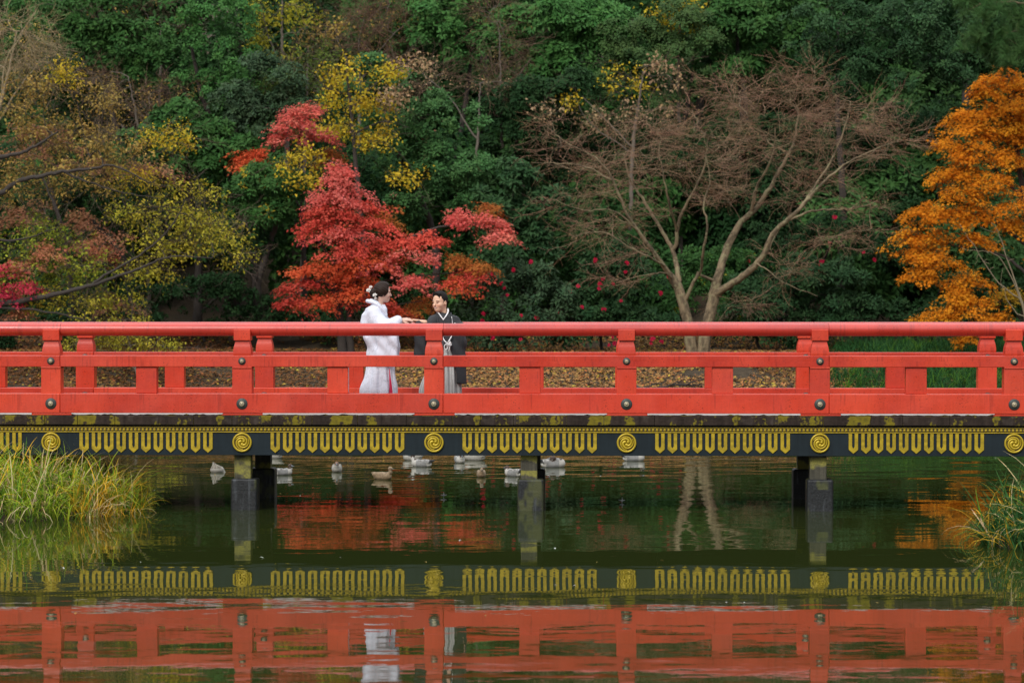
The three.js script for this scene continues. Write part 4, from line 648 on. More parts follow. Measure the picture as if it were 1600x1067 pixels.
airy('twiggy_tree', 'grey brown bare twigs at the top left between two green trees', -43, [[[[240, 545], [245, 250], [250, 100], [250, 40]], 0.08, 0.015]],
  [[250, 22, 60, 22, 1], [205, 30, 40, 20, 0.8], [165, 35, 30, 16, 0.8], [170, 20, 30, 14, 0.8, 0, 1]], { seed: 103, pals: [yl.br, yl.y], tips: 30, sprays: 5, leaves: 1.5, size: 0.9, twig: [0.16, 0.11, 0.08], tip: 0.005 });
airy('twiggy_tree', 'bare brown branches with few tan leaves between the grey green tree and the middle', -38.6, [[[[735, 545], [740, 300], [748, 190], [750, 130]], 0.07, 0.015], [[[745, 220], [700, 150], [660, 115]], 0.03, 0.006]],
  [[700, 125, 60, 18, 0.8], [770, 140, 40, 20, 0.7], [640, 130, 40, 20, 0.7]], { seed: 107, pals: [yl.tan], tips: 30, sprays: 3, leaves: 2.5, size: 0.8, twig: [0.15, 0.1, 0.07] });
airy('yellowing_shrub', 'low yellow green shrub at the water side on the left, half behind the railing', -29.8, [[[[215, 600], [208, 560], [200, 530], [195, 500]], 0.03, 0.01], [[[210, 570], [240, 540], [255, 515]], 0.014, 0.005], [[[210, 575], [165, 550], [120, 540]], 0.014, 0.005]],
  [[205, 508, 44, 12, 0.5], [190, 530, 50, 14, 0.6], [235, 535, 40, 12, 0.5], [150, 540, 50, 9, 0.5], [260, 545, 24, 8, 0.4], [130, 515, 50, 14, 0.5]], { seed: 109, pals: [yl.yg], tips: 60, sprays: 1, leaves: 10, spread: 0.2, size: 0.85, category: 'shrub' });

airy('olive_tree', 'loose olive green tree between the tall dense tree and the pale green tree', -38.4, [[[[470, 545], [474, 300], [478, 180], [480, 100]], 0.08, 0.015], [[[477, 200], [440, 150], [420, 120]], 0.03, 0.006]],
  [[470, 120, 50, 36, 0.9], [430, 130, 36, 24, 0.7], [500, 90, 40, 26, 0.8], [520, 130, 36, 20, 0.7, 0, 1]], { seed: 127, pals: [[[0.07, 0.12, 0.025], [0.14, 0.18, 0.035]], yl.g], tips: 44, sprays: 2, leaves: 9, size: 1.0, twig: [0.12, 0.085, 0.06] });
airy('twiggy_tree', 'brownish half bare tree at the top centre between the two bright green trees', -39.4, [[[[785, 545], [785, 300], [783, 150], [780, 60]], 0.07, 0.015], [[[784, 180], [810, 120], [830, 90]], 0.03, 0.006]],
  [[785, 60, 40, 40, 0.9], [780, 115, 46, 30, 0.8], [815, 150, 40, 20, 0.7, 0, 1], [770, 20, 30, 20, 0.7]], { seed: 131, pals: [[[0.12, 0.11, 0.04], [0.2, 0.16, 0.06]], yl.tan], tips: 34, sprays: 4, leaves: 3, size: 0.9, twig: [0.15, 0.10, 0.07] });
airy('twiggy_tree', 'reddish brown bare branches over the left shoulder of the tall dense tree', -38.8, [[[[235, 545], [225, 300], [215, 200], [200, 120]], 0.07, 0.015], [[[220, 240], [260, 180], [290, 150]], 0.03, 0.006]],
  [[190, 150, 60, 26, 0.9], [270, 150, 46, 20, 0.8], [230, 180, 50, 20, 0.8], [160, 120, 30, 20, 0.6]], { seed: 137, pals: [yl.br], tips: 34, sprays: 4, leaves: 3, size: 0.85, twig: [0.17, 0.11, 0.075] });
{ // pine bough hanging in at the upper right corner, in front of the orange maple
  const R = rng(113), t = thing('pine_tree', 'pine bough with long dark needles in the upper right corner', 'tree'), S = new Skeleton(R), L = new Leaves(), z = -29;
  S.limb([at(1760, 560, z), at(1740, 300, z), at(1720, 100, z), at(1715, -60, z)], 0.2, 0.1, true);
  const l = (pts) => S.limb(pts.map(([x, y, d]) => at(x, y, z + (d ?? 0))), 0.05, 0.015);
  l([[1720, 40], [1660, 20], [1600, 5], [1540, 5], [1515, 15]]); l([[1722, 90], [1650, 60], [1600, 50], [1560, 55], [1548, 70]]); l([[1718, 0], [1640, -30], [1560, -20], [1525, -5]]);
  const tips = []; for (const [x, y] of [[1520, 12], [1535, 40], [1548, 66], [1560, 85], [1575, 60], [1590, 35], [1545, 15], [1570, 12], [1600, 75], [1590, 95], [1610, 20], [1525, -10], [1555, -15], [1620, 50], [1640, 90], [1640, 20], [1575, 100], [1530, 65]]) tips.push(at(x, y, z + R.s(0.5)));
  S.reach(tips, 0, 0.008, 0);
  const needle = []; { const q = rng(9); for (let k = 0; k < 34; k++) { const a = q() * 6.28, s = 0.25 + 0.75 * q(); needle.push(strand([V(0, q() * 0.05, 0), V(Math.cos(a) * s * 0.13, 0.14, Math.sin(a) * s * 0.13), V(Math.cos(a) * s * 0.25, 0.22 - 0.04 * s, Math.sin(a) * s * 0.25)], [0.0036, 0.0034, 0.0015], 3, false)); } }
  const tuft = merge(needle);
  for (const p of tips) for (let k = 0; k < 15; k++) L.add(p.clone().add(V(R.s(0.32), R.s(0.24), R.s(0.25))), V(-0.5 + R.s(0.7), 0.3 + R.s(0.6), 0.3 + R.s(0.6)), 0.8 + 0.5 * R(), jit(R, [0.075, 0.16, 0.05], 0.25));
  part('trunk', S.geometry(), M.bark, t); L.build('needles', [tuft], MATL.ever, t, R);
}

/* ---------------- the couple on the bridge ---------------- */
const DECK_Y = BY(663.2), PZ = -1.05, PK = ppm(PZ);
const cloth = (c, o = {}) => new THREE.MeshPhysicalMaterial({ color: c, roughness: 0.8, sheen: 0.3, sheenRoughness: 0.5, ...o });
const weave = tex(256, 256, (x, y) => { const v = 0.5 + 0.3 * (fbm(x * 16, y * 16, 3, 16) - 0.5) + 0.2 * (((x * 64) % 1 < 0.5) !== ((y * 64) % 1 < 0.5) ? 1 : -1) * 0.5; return [v, v, v]; }); weave.repeat.set(4, 4);
const skinMat = std({ color: 0xffffff, vertexColors: true, roughness: 0.55 });
// head in its own frame: faces +x, origin between the ears, y up
function headSDF(f) {
  return (p) => {
    let d = sd.ell(p, [-0.008, 0.022, 0], [0.098, 0.108, 0.078]);
    d = sd.smin(d, sd.ell(p, [0.03, -0.05, 0], [0.062, 0.068, 0.056]), 0.035);
    d = sd.smin(d, sd.ell(p, [0.062, -0.088, 0], [0.026, 0.022, 0.026]), 0.03);                    // chin
    for (const s of [-1, 1]) { d = sd.smin(d, sd.ell(p, [0.052, -0.03, s * 0.042], [0.03, 0.026, 0.024]), 0.02); d = sd.smin(d, sd.ell(p, [0.074, 0.022, s * 0.03], [0.016, 0.01, 0.024]), 0.014); }
    d = sd.smin(d, sd.cap(p, [0.088, 0.01, 0], [0.108, -0.026, 0], 0.008, 0.0125), 0.014);          // nose
    for (const s of [-1, 1]) d = Math.max(d, -sd.ell(p, [0.094, 0.0, s * 0.031], [0.012, 0.009, 0.016]) - 0.002);
    d = sd.smin(d, sd.ell(p, [0.09, -0.058, 0], [0.011, 0.009, 0.023]), 0.008);                     // lips
    for (const s of [-1, 1]) { let e = sd.ell(p, [-0.008, -0.012, s * 0.079], [0.02, 0.032, 0.011]); e = Math.max(e, -sd.ell(p, [-0.004, -0.008, s * 0.088], [0.01, 0.018, 0.007])); d = sd.smin(d, e, 0.008); }
    return sd.smin(d, sd.cap(p, [-0.022, -0.05, 0], [-0.04, -0.2, 0], f.neck, f.neck * 1.12), 0.03);
  };
}
function headColour(f) {
  return (p, n) => {
    const [x, y, z] = p, a = Math.abs(z), s = f.skin; let c = s;
    if (x > 0.055) {
      if (Math.hypot((a - 0.031) / 0.0145, (y - 0.0) / (f.smile ? 0.0045 : 0.006)) < 1) c = [0.02, 0.014, 0.012];
      else if (Math.hypot((a - 0.033) / 0.02, (y - 0.023 - 0.004 * Math.cos((a - 0.033) * 90)) / 0.0042) < 1) c = [0.03, 0.02, 0.016];
      else if (f.smile && Math.hypot(z / 0.021, (y + 0.0615 - 8 * z * z) / 0.0052) < 1) c = [0.72, 0.69, 0.64];
      else if (Math.hypot(z / 0.027, (y + 0.06 - 7 * z * z) / 0.0115) < 1) c = f.lips;
      else if (Math.hypot((a - 0.042) / 0.02, (y + 0.033) / 0.016) < 1) c = [s[0] * 1.04, s[1] * 0.88, s[2] * 0.88];
    }
    return c;
  };
}
function handNet(skin, curl, cell = 0.004) {                // fingers along +x, palm faces -y, thumb on the +z side
  const fingers = [[0.026, 0.068, 0.0085], [0.009, 0.076, 0.009], [-0.009, 0.071, 0.0086], [-0.026, 0.056, 0.0076]], segs = [];
  for (const [z, L, r] of fingers) { let p = [0.05, 0, z], a = -0.1; const l = [0.44, 0.31, 0.25]; for (let k = 0; k < 3; k++) { a -= curl * (0.5 + 0.35 * k); const q = [p[0] + Math.cos(a) * L * l[k], p[1] + Math.sin(a) * L * l[k], p[2] + z * 0.06]; segs.push([p, q, r * (1 - 0.1 * k), r * (0.92 - 0.12 * k)]); p = q; } }
  const th = [[[-0.012, -0.008, 0.028], [0.022, -0.018, 0.05], 0.0125, 0.011], [[0.022, -0.018, 0.05], [0.05, -0.026, 0.048], 0.0105, 0.0085]];
  const f = (p) => { let d = sd.box(p, [0.012, 0, 0], [0.042, 0.013, 0.038], 0.013); d = sd.smin(d, sd.cap(p, [-0.02, 0, 0], [-0.11, 0, 0], 0.022, 0.027), 0.02); for (const s of [...segs, ...th]) d = sd.smin(d, sd.cap(p, ...s), 0.006); return d; };
  return netMesh(f, [-0.14, -0.085, -0.055], [0.15, 0.04, 0.08], cell, () => skin);
}
function place(g, x, y, z, yaw = 0, pitch = 0, roll = 0) { g.applyMatrix4(new THREE.Matrix4().compose(V(x, y, z), new THREE.Quaternion().setFromEuler(new THREE.Euler(roll, yaw, pitch, 'YZX')), V(1, 1, 1))); return g; }
function loftPatch(rows, y0, y1, a0, a1, off, n = 24, m = 8) { // strip lying on a loft, following its ellipses
  const pos = [], idx = [], at_ = (y) => { let i = 0; while (i < rows.length - 2 && y > rows[i + 1][0]) i++; const a = rows[i], b = rows[i + 1], t = clamp((y - a[0]) / (b[0] - a[0]), 0, 1), s = t * t * (3 - 2 * t); return [1, 2, 3, 4].map((k) => a[k] + (b[k] - a[k]) * s); };
  for (const o of [off, off - 0.008]) for (let j = 0; j <= n; j++) for (let i = 0; i <= m; i++) { const y = lerp(y0, y1, j / n), [cx, cz, rx, rz] = at_(y), t = j / n, a = lerp(a0(t), a1(t), i / m); pos.push(cx + Math.cos(a) * (rx + o), y, cz + Math.sin(a) * (rz + o)); }
  const w = m + 1, B = w * (n + 1); for (let j = 0; j < n; j++) for (let i = 0; i < m; i++) { const a = j * w + i; idx.push(a, a + w, a + 1, a + 1, a + w, a + w + 1, B + a, B + a + 1, B + a + w, B + a + 1, B + a + w + 1, B + a + w); }
  for (let j = 0; j < n; j++) for (const i of [0, m]) { const a = j * w + i, b = a + w; i ? idx.push(a, b, B + a, b, B + b, B + a) : idx.push(a, B + a, b, b, B + a, B + b); }
  const g = new THREE.BufferGeometry(); g.setAttribute('position', new THREE.Float32BufferAttribute(pos, 3)); g.setIndex(idx); const q = g.toNonIndexed(); q.computeVertexNormals(); return metric(q);
}
const bodyCore = (skin, lean, h) => netMesh((p) => { let d = sd.loft(p, [[0.78 * h, 0, 0, 0.13, 0.1], [0.95 * h, 0, 0, 0.115, 0.09], [1.15 * h, lean, 0, 0.14, 0.1], [1.27 * h, lean, 0, 0.12, 0.08], [1.34 * h, lean, 0, 0.05, 0.05]]); for (const s of [-1, 1]) d = sd.smin(d, Math.min(sd.cap(p, [0, 0.82 * h, s * 0.07], [0, 0.42 * h, s * 0.08], 0.085, 0.055), sd.cap(p, [0, 0.42 * h, s * 0.08], [0, 0.05, s * 0.08], 0.055, 0.035), sd.cap(p, [0, 0.04, s * 0.08], [0.1, 0.03, s * 0.08], 0.035, 0.03)), 0.04); return d; }, [-0.25, -0.02, -0.25], [0.25, 1.42 * h, 0.25], 0.018, () => skin);
{ // bride: white kimono, seen from behind her right shoulder, turned to the groom
  const p0 = at(592, 600, PZ), t = thing('person', 'person in white bridal kimono, flowers in pinned up dark hair', 'person', [p0.x, DECK_Y, PZ]);
  const skin = [0.62, 0.40, 0.31], HX = 0.045, HY = 1.588, HZ = 0.0, YAW = 0.32, TILT = -0.08;
  const head = place(netMesh(headSDF({ neck: 0.042 }), [-0.12, -0.22, -0.1], [0.13, 0.14, 0.1], 0.004, headColour({ skin, lips: [0.5, 0.08, 0.08] })), HX, HY, HZ, YAW, TILT);
  const hand = place(handNet(skin, 0.28), 0.315, 1.25, 0.10, 0.12, 0.1, 0.5), hand2 = place(handNet(skin, 0.3), 0.30, 1.21, -0.08, -0.1, 0.15, -0.5);
  part('body', merge([head, hand, hand2, bodyCore(skin, -0.02, 1.03)]), skinMat, t);
  const hairF = (p) => {
    let d = sd.ell(p, [-0.016, 0.03, 0], [0.104, 0.108, 0.087]); d = sd.smin(d, sd.ell(p, [0.02, 0.088, 0], [0.068, 0.044, 0.062]), 0.03);
    for (const s of [-1, 1]) d = sd.smin(d, sd.ell(p, [-0.02, 0.02, s * 0.07], [0.06, 0.06, 0.035]), 0.03);
    d += 0.0008 * Math.sin(p[1] * 190 + p[0] * 120 + Math.sin(p[2] * 60));
    const face = 0.058 + 0.18 * Math.max(0, p[1] - 0.055) - p[0]; d = Math.max(d, -face, -(p[1] + 0.085 + Math.max(0, p[0] + 0.02) * -1.1));
    let bun = sd.ell(p, [-0.118, -0.012, 0], [0.05, 0.054, 0.06]); bun = sd.smin(bun, sd.ell(p, [-0.085, -0.05, 0], [0.045, 0.035, 0.05]), 0.03); bun += 0.003 * Math.sin(Math.atan2(p[1] + 0.012, p[2]) * 9 + p[0] * 60);
    return sd.smin(d, bun, 0.012);
  };
  part('hair', place(netMesh(hairF, [-0.2, -0.12, -0.12], [0.12, 0.16, 0.12], 0.005), HX, HY, HZ, YAW, TILT), new THREE.MeshPhysicalMaterial({ color: lin(0.022, 0.012, 0.008), roughness: 0.6, specularIntensity: 0.35 }), t);
  const petal = ovalLeaf(0.034, 0.017, 0.4), white = std({ color: lin(0.78, 0.76, 0.72), roughness: 0.7, side: THREE.DoubleSide });
  for (const [x, y, z, s] of [[-0.125, 1.615, 0.05, 1.2], [-0.1, 1.655, 0.03, 0.9], [-0.045, 1.555, 0.1, 1.1], [-0.035, 1.515, 0.095, 0.7]]) {
    const g = cluster(Math.round(x * 900 + y * 70), 16, petal, (R, i, n) => [i * 2.4, 0.1 + 1.1 * (i / n) + R.s(0.1), R.s(0.2), 0, 0.012 * (i / n), 0, 1.1 - 0.4 * i / n]); g.rotateX(1.2); g.rotateZ(0.4); g.scale(s * 0.78, s * 0.78, s * 0.78); g.translate(x, y, z); part('hair_flower', g, white, t);
  }
  const rows = [[0.01, 0.0, 0.0, 0.262, 0.25], [0.34, 0.0, 0.0, 0.232, 0.21], [0.66, 0.022, 0, 0.172, 0.16], [0.9, 0.0, 0, 0.155, 0.15], [1.05, -0.03, 0, 0.168, 0.155], [1.2, -0.05, 0, 0.178, 0.165], [1.3, -0.055, 0, 0.162, 0.16], [1.38, -0.035, 0, 0.14, 0.145], [1.44, -0.01, 0, 0.085, 0.095]];
  const wrap = (p) => {
    let d = sd.loft(p, rows);
    d = sd.smin(d, sd.cap(p, [-0.05, 1.33, 0.1], [0.06, 1.155, 0.19], 0.1, 0.09), 0.05); d = sd.smin(d, sd.cap(p, [0.06, 1.155, 0.19], [0.245, 1.24, 0.12], 0.085, 0.058), 0.04);
    d = sd.smin(d, sd.cap(p, [-0.05, 1.33, -0.1], [0.05, 1.16, -0.18], 0.1, 0.09), 0.05); d = sd.smin(d, sd.cap(p, [0.05, 1.16, -0.18], [0.235, 1.2, -0.1], 0.085, 0.06), 0.04);
    d = sd.smin(d, sd.box(p, [0.115, 0.95, 0.175], [0.135, 0.25, 0.035], 0.03), 0.05); d = sd.smin(d, sd.box(p, [0.13, 0.96, -0.16], [0.11, 0.25, 0.03], 0.028), 0.05);
    d = Math.max(d, -sd.cap(p, [0.26, 1.243, 0.115], [0.33, 1.25, 0.1], 0.034, 0.05));                   // open cuff
    const a = Math.atan2(p[2], p[0]), low = sstep(0.9 - p[1], 0, 0.5), mid = sstep(p[1], 0.78, 0.95) * sstep(1.36 - p[1], 0, 0.2);
    return d + low * (0.013 * Math.sin(a * 9 + p[1] * 2.2) + 0.004 * Math.sin(a * 19 - p[1] * 3)) + mid * 0.009 * Math.sin((p[0] * 0.95 + p[1] * 0.38 + 0.05 * Math.sin(p[1] * 7)) * 40) + 0.005 * Math.sin(a * 4 + p[1] * 7) + 0.005 * Math.sin(p[1] * 21 + p[0] * 13 + p[2] * 6) * Math.sin(p[1] * 9 - p[0] * 14);
  };
  const damask = tex(512, 512, (x, y) => { const a = fbm(x * 10, y * 10, 3, 10), e = Math.abs(a - 0.5) < 0.035 || Math.abs(a - 0.62) < 0.02 ? 0.84 : 1, c = a > 0.5 ? 0.96 : 1; return [e * c, e * c, e * c]; }); damask.repeat.set(1.8, 1.8);
  const silk = cloth(lin(0.68, 0.72, 0.82), { map: damask, bumpMap: weave, bumpScale: 0.0015, roughness: 0.6 });
  part('kimono', netMesh(wrap, [-0.32, -0.005, -0.3], [0.34, 1.47, 0.3], 0.0095), silk, t);
  part('collar', merge([strand(curve([V(0.09, 1.31, 0.1), V(0.04, 1.39, 0.125), V(-0.06, 1.465, 0.115), V(-0.135, 1.482, 0.04), V(-0.135, 1.482, -0.04), V(-0.06, 1.46, -0.11), V(0.05, 1.38, -0.1)], 26), 0.025, 10), strand(curve([V(0.08, 1.36, 0.07), V(-0.02, 1.47, 0.085), V(-0.1, 1.5, 0.0), V(-0.02, 1.47, -0.085)], 18), 0.015, 8)]), silk, t);
  part('lining', loftPatch(rows, 0.0, 0.645, (k) => lerp(0.62, 0.86, k), (k) => lerp(1.02, 0.88, k), 0.014, 24, 6), cloth(lin(0.62, 0.02, 0.075)), t, 'crimson lining showing at the open front hem');
  part('hem_edge', loftPatch(rows, 0.0, 0.66, (k) => lerp(0.5, 0.83, k), (k) => lerp(0.62, 0.86, k), 0.02, 24, 3), silk, t);
}
{ // groom: black haori over a grey striped hakama, smiling at the bride
  const p0 = at(690, 600, PZ - 0.05), t = thing('person', 'smiling person in black jacket with white cord over grey pleated hakama', 'person', [p0.x, DECK_Y, PZ - 0.05]);
  const skin = [0.66, 0.41, 0.28], HX = -0.02, HY = 1.468, HZ = 0.03, YAW = -2.22, TILT = -0.1, ROLL = 0.06;
  const head = place(netMesh(headSDF({ neck: 0.05 }), [-0.12, -0.22, -0.1], [0.13, 0.14, 0.1], 0.0032, headColour({ skin, lips: [0.36, 0.12, 0.09], smile: true })), HX, HY, HZ, YAW, TILT, ROLL);
  const hand = place(handNet(skin, 0.35), -0.305, 1.235, 0.11, 3.0, 0.12, 0.4), hand2 = place(handNet(skin, 0.45), 0.245, 0.78, 0.06, 1.2, -1.45, 0);
  part('body', merge([head, hand, hand2, bodyCore(skin, 0.02, 0.96).rotateY(-0.9).translate(0.04, 0, 0)]), skinMat, t);
  const hairF = (p) => { let d = sd.ell(p, [-0.016, 0.036, 0], [0.104, 0.108, 0.087]); d = sd.smin(d, sd.ell(p, [0.05, 0.1, 0], [0.05, 0.032, 0.06]), 0.025); d += 0.0025 * Math.sin(p[0] * 230 + p[2] * 60) * Math.sin(p[2] * 250); const face = 0.062 + 0.22 * Math.max(0, p[1] - 0.07) + (Math.abs(p[2]) > 0.055 ? -0.028 : 0) - p[0]; return Math.max(d, -face, -(p[1] + 0.045 + (p[0] > -0.03 ? -0.03 - (p[0] > 0.018 ? 0.055 : 0) : 0))); };
  part('hair', place(netMesh(hairF, [-0.14, -0.08, -0.11], [0.12, 0.16, 0.11], 0.0045), HX, HY, HZ, YAW, TILT, ROLL), new THREE.MeshPhysicalMaterial({ color: lin(0.010, 0.008, 0.007), roughness: 0.65, specularIntensity: 0.35 }), t);
  const hak = [[0.01, -0.02, 0, 0.29, 0.22], [0.34, -0.02, 0, 0.255, 0.2], [0.7, 0.03, 0, 0.2, 0.165], [0.98, 0.04, 0, 0.155, 0.13], [1.08, 0.04, 0, 0.13, 0.1]];
  const pleat = (p) => Math.sin(Math.atan2(p[2], p[0] - 0.03) * 13);
  part('hakama', netMesh((p) => sd.loft(p, hak) + 0.014 * pleat(p) * sstep(1.05 - p[1], 0, 0.4) + 0.05 * sstep(0.7 - p[1], 0, 0.6) * Math.exp(-((p[0] + 0.03) ** 2) / 0.003) , [-0.36, -0.005, -0.28], [0.34, 1.1, 0.28], 0.01, (p) => { const k = Math.sin(Math.atan2(p[2], p[0] - 0.03) * 44) > 0.1 ? 1 : 0.72; return [0.46 * k, 0.48 * k, 0.47 * k]; }), cloth(0xffffff, { vertexColors: true, bumpMap: weave, bumpScale: 0.001 }), t);
  const rows = [[0.46, 0.06, 0, 0.252, 0.19], [0.7, 0.06, 0, 0.24, 0.18], [0.9, 0.055, 0, 0.222, 0.168], [1.08, 0.045, 0, 0.2, 0.15], [1.2, 0.035, 0, 0.188, 0.135], [1.28, 0.03, 0, 0.155, 0.115], [1.335, 0.03, 0, 0.085, 0.085]];
  const jacket = (p) => {
    let d = sd.loft(p, rows);
    d = sd.smin(d, sd.cap(p, [-0.08, 1.235, 0.04], [-0.2, 1.14, 0.1], 0.078, 0.075), 0.05); d = sd.smin(d, sd.cap(p, [-0.2, 1.14, 0.1], [-0.285, 1.2, 0.11], 0.07, 0.055), 0.03);
    d = sd.smin(d, sd.box(p, [-0.262, 1.0, 0.085], [0.075, 0.2, 0.05], 0.03), 0.04);
    d = sd.smin(d, sd.cap(p, [0.16, 1.22, 0], [0.235, 0.98, 0.02], 0.072, 0.075), 0.05); d = sd.smin(d, sd.box(p, [0.235, 0.97, 0.02], [0.05, 0.235, 0.11], 0.035), 0.05);
    d = Math.max(d, -sd.cap(p, [-0.32, 1.225, 0.11], [-0.4, 1.25, 0.11], 0.036, 0.05));
    if (p[2] > 0) { const w = 0.055 + 0.06 * sstep(1.0 - p[1], 0, 0.45), open = Math.max(Math.abs(p[0] - 0.05 - 0.05 * (1 - p[1])) - w, p[1] - 0.985); d = Math.max(d, -open); }
    return d + 0.005 * Math.sin((p[1] * 0.8 + p[0]) * 34) * sstep(p[1], 0.5, 0.9) + 0.004 * Math.sin(Math.atan2(p[2], p[0]) * 7 + p[1] * 6);
  };
  const black = cloth(lin(0.017, 0.019, 0.022), { bumpMap: weave, bumpScale: 0.001, roughness: 0.75 });
  part('haori', netMesh(jacket, [-0.4, 0.44, -0.26], [0.36, 1.36, 0.26], 0.01), black, t);
  const bright = cloth(lin(0.78, 0.78, 0.78));
  part('collar', merge([strand(curve([V(0.075, 1.385, -0.02), V(0.082, 1.35, 0.05), V(0.06, 1.30, 0.108), V(0.028, 1.255, 0.13)], 14), [...Array(15)].map((_, i) => 0.0125 - 0.0004 * i), 6), strand(curve([V(-0.055, 1.345, 0.02), V(-0.03, 1.33, 0.085), V(0.0, 1.29, 0.122), V(0.03, 1.25, 0.132)], 12), 0.007, 6)]), bright, t);
  part('lapel', merge([strand(curve([V(0.115, 1.335, 0.03), V(0.125, 1.27, 0.095), V(0.13, 1.15, 0.14), V(0.13, 1.0, 0.16)], 14), 0.013, 6), strand(curve([V(-0.06, 1.325, 0.05), V(-0.045, 1.25, 0.115), V(-0.01, 1.1, 0.16), V(0.0, 1.0, 0.17)], 14), 0.013, 6)]), black, t);
  part('lapel_piping', strand(curve([V(0.128, 1.29, 0.094), V(0.138, 1.22, 0.125), V(0.142, 1.15, 0.148)], 8), 0.0045, 5), bright, t);
  for (const [x, y, z] of [[-0.103, 1.215, 0.135], [0.168, 1.2, 0.105]]) part('crest_badge', new THREE.CylinderGeometry(0.014, 0.014, 0.006, 14).rotateX(Math.PI / 2).translate(x, y, z), bright, t);
  const R = rng(3), pom = []; for (let k = 0; k < 60; k++) { const e = onBall(R); pom.push(strand([V(0, 0, 0), e.clone().multiplyScalar(0.034 + 0.004 * R())], [0.009, 0.005], 4)); } 
  part('tassel', merge(pom).translate(0.1, 0.955, 0.2), bright, t);
  part('cord', merge([strand(curve([V(0.015, 1.06, 0.165), V(0.04, 1.0, 0.185), V(0.075, 0.965, 0.2)], 10), 0.007, 6), strand(curve([V(0.135, 1.055, 0.16), V(0.105, 1.0, 0.185), V(0.08, 0.965, 0.2)], 10), 0.007, 6), strand(curve([V(0.08, 0.965, 0.2), V(0.045, 0.93, 0.205), V(0.055, 0.885, 0.2), V(0.085, 0.9, 0.205), V(0.08, 0.955, 0.205)], 16), 0.006, 6), strand(curve([V(0.085, 0.95, 0.2), V(0.11, 0.91, 0.205), V(0.1, 0.87, 0.2)], 10), 0.006, 6)]), bright, t);
  part('sash_fan', new RoundedBoxGeometry(0.09, 0.09, 0.05, 2, 0.02).translate(0.01, 0.955, 0.155), cloth(lin(0.05, 0.052, 0.058)), t);
}

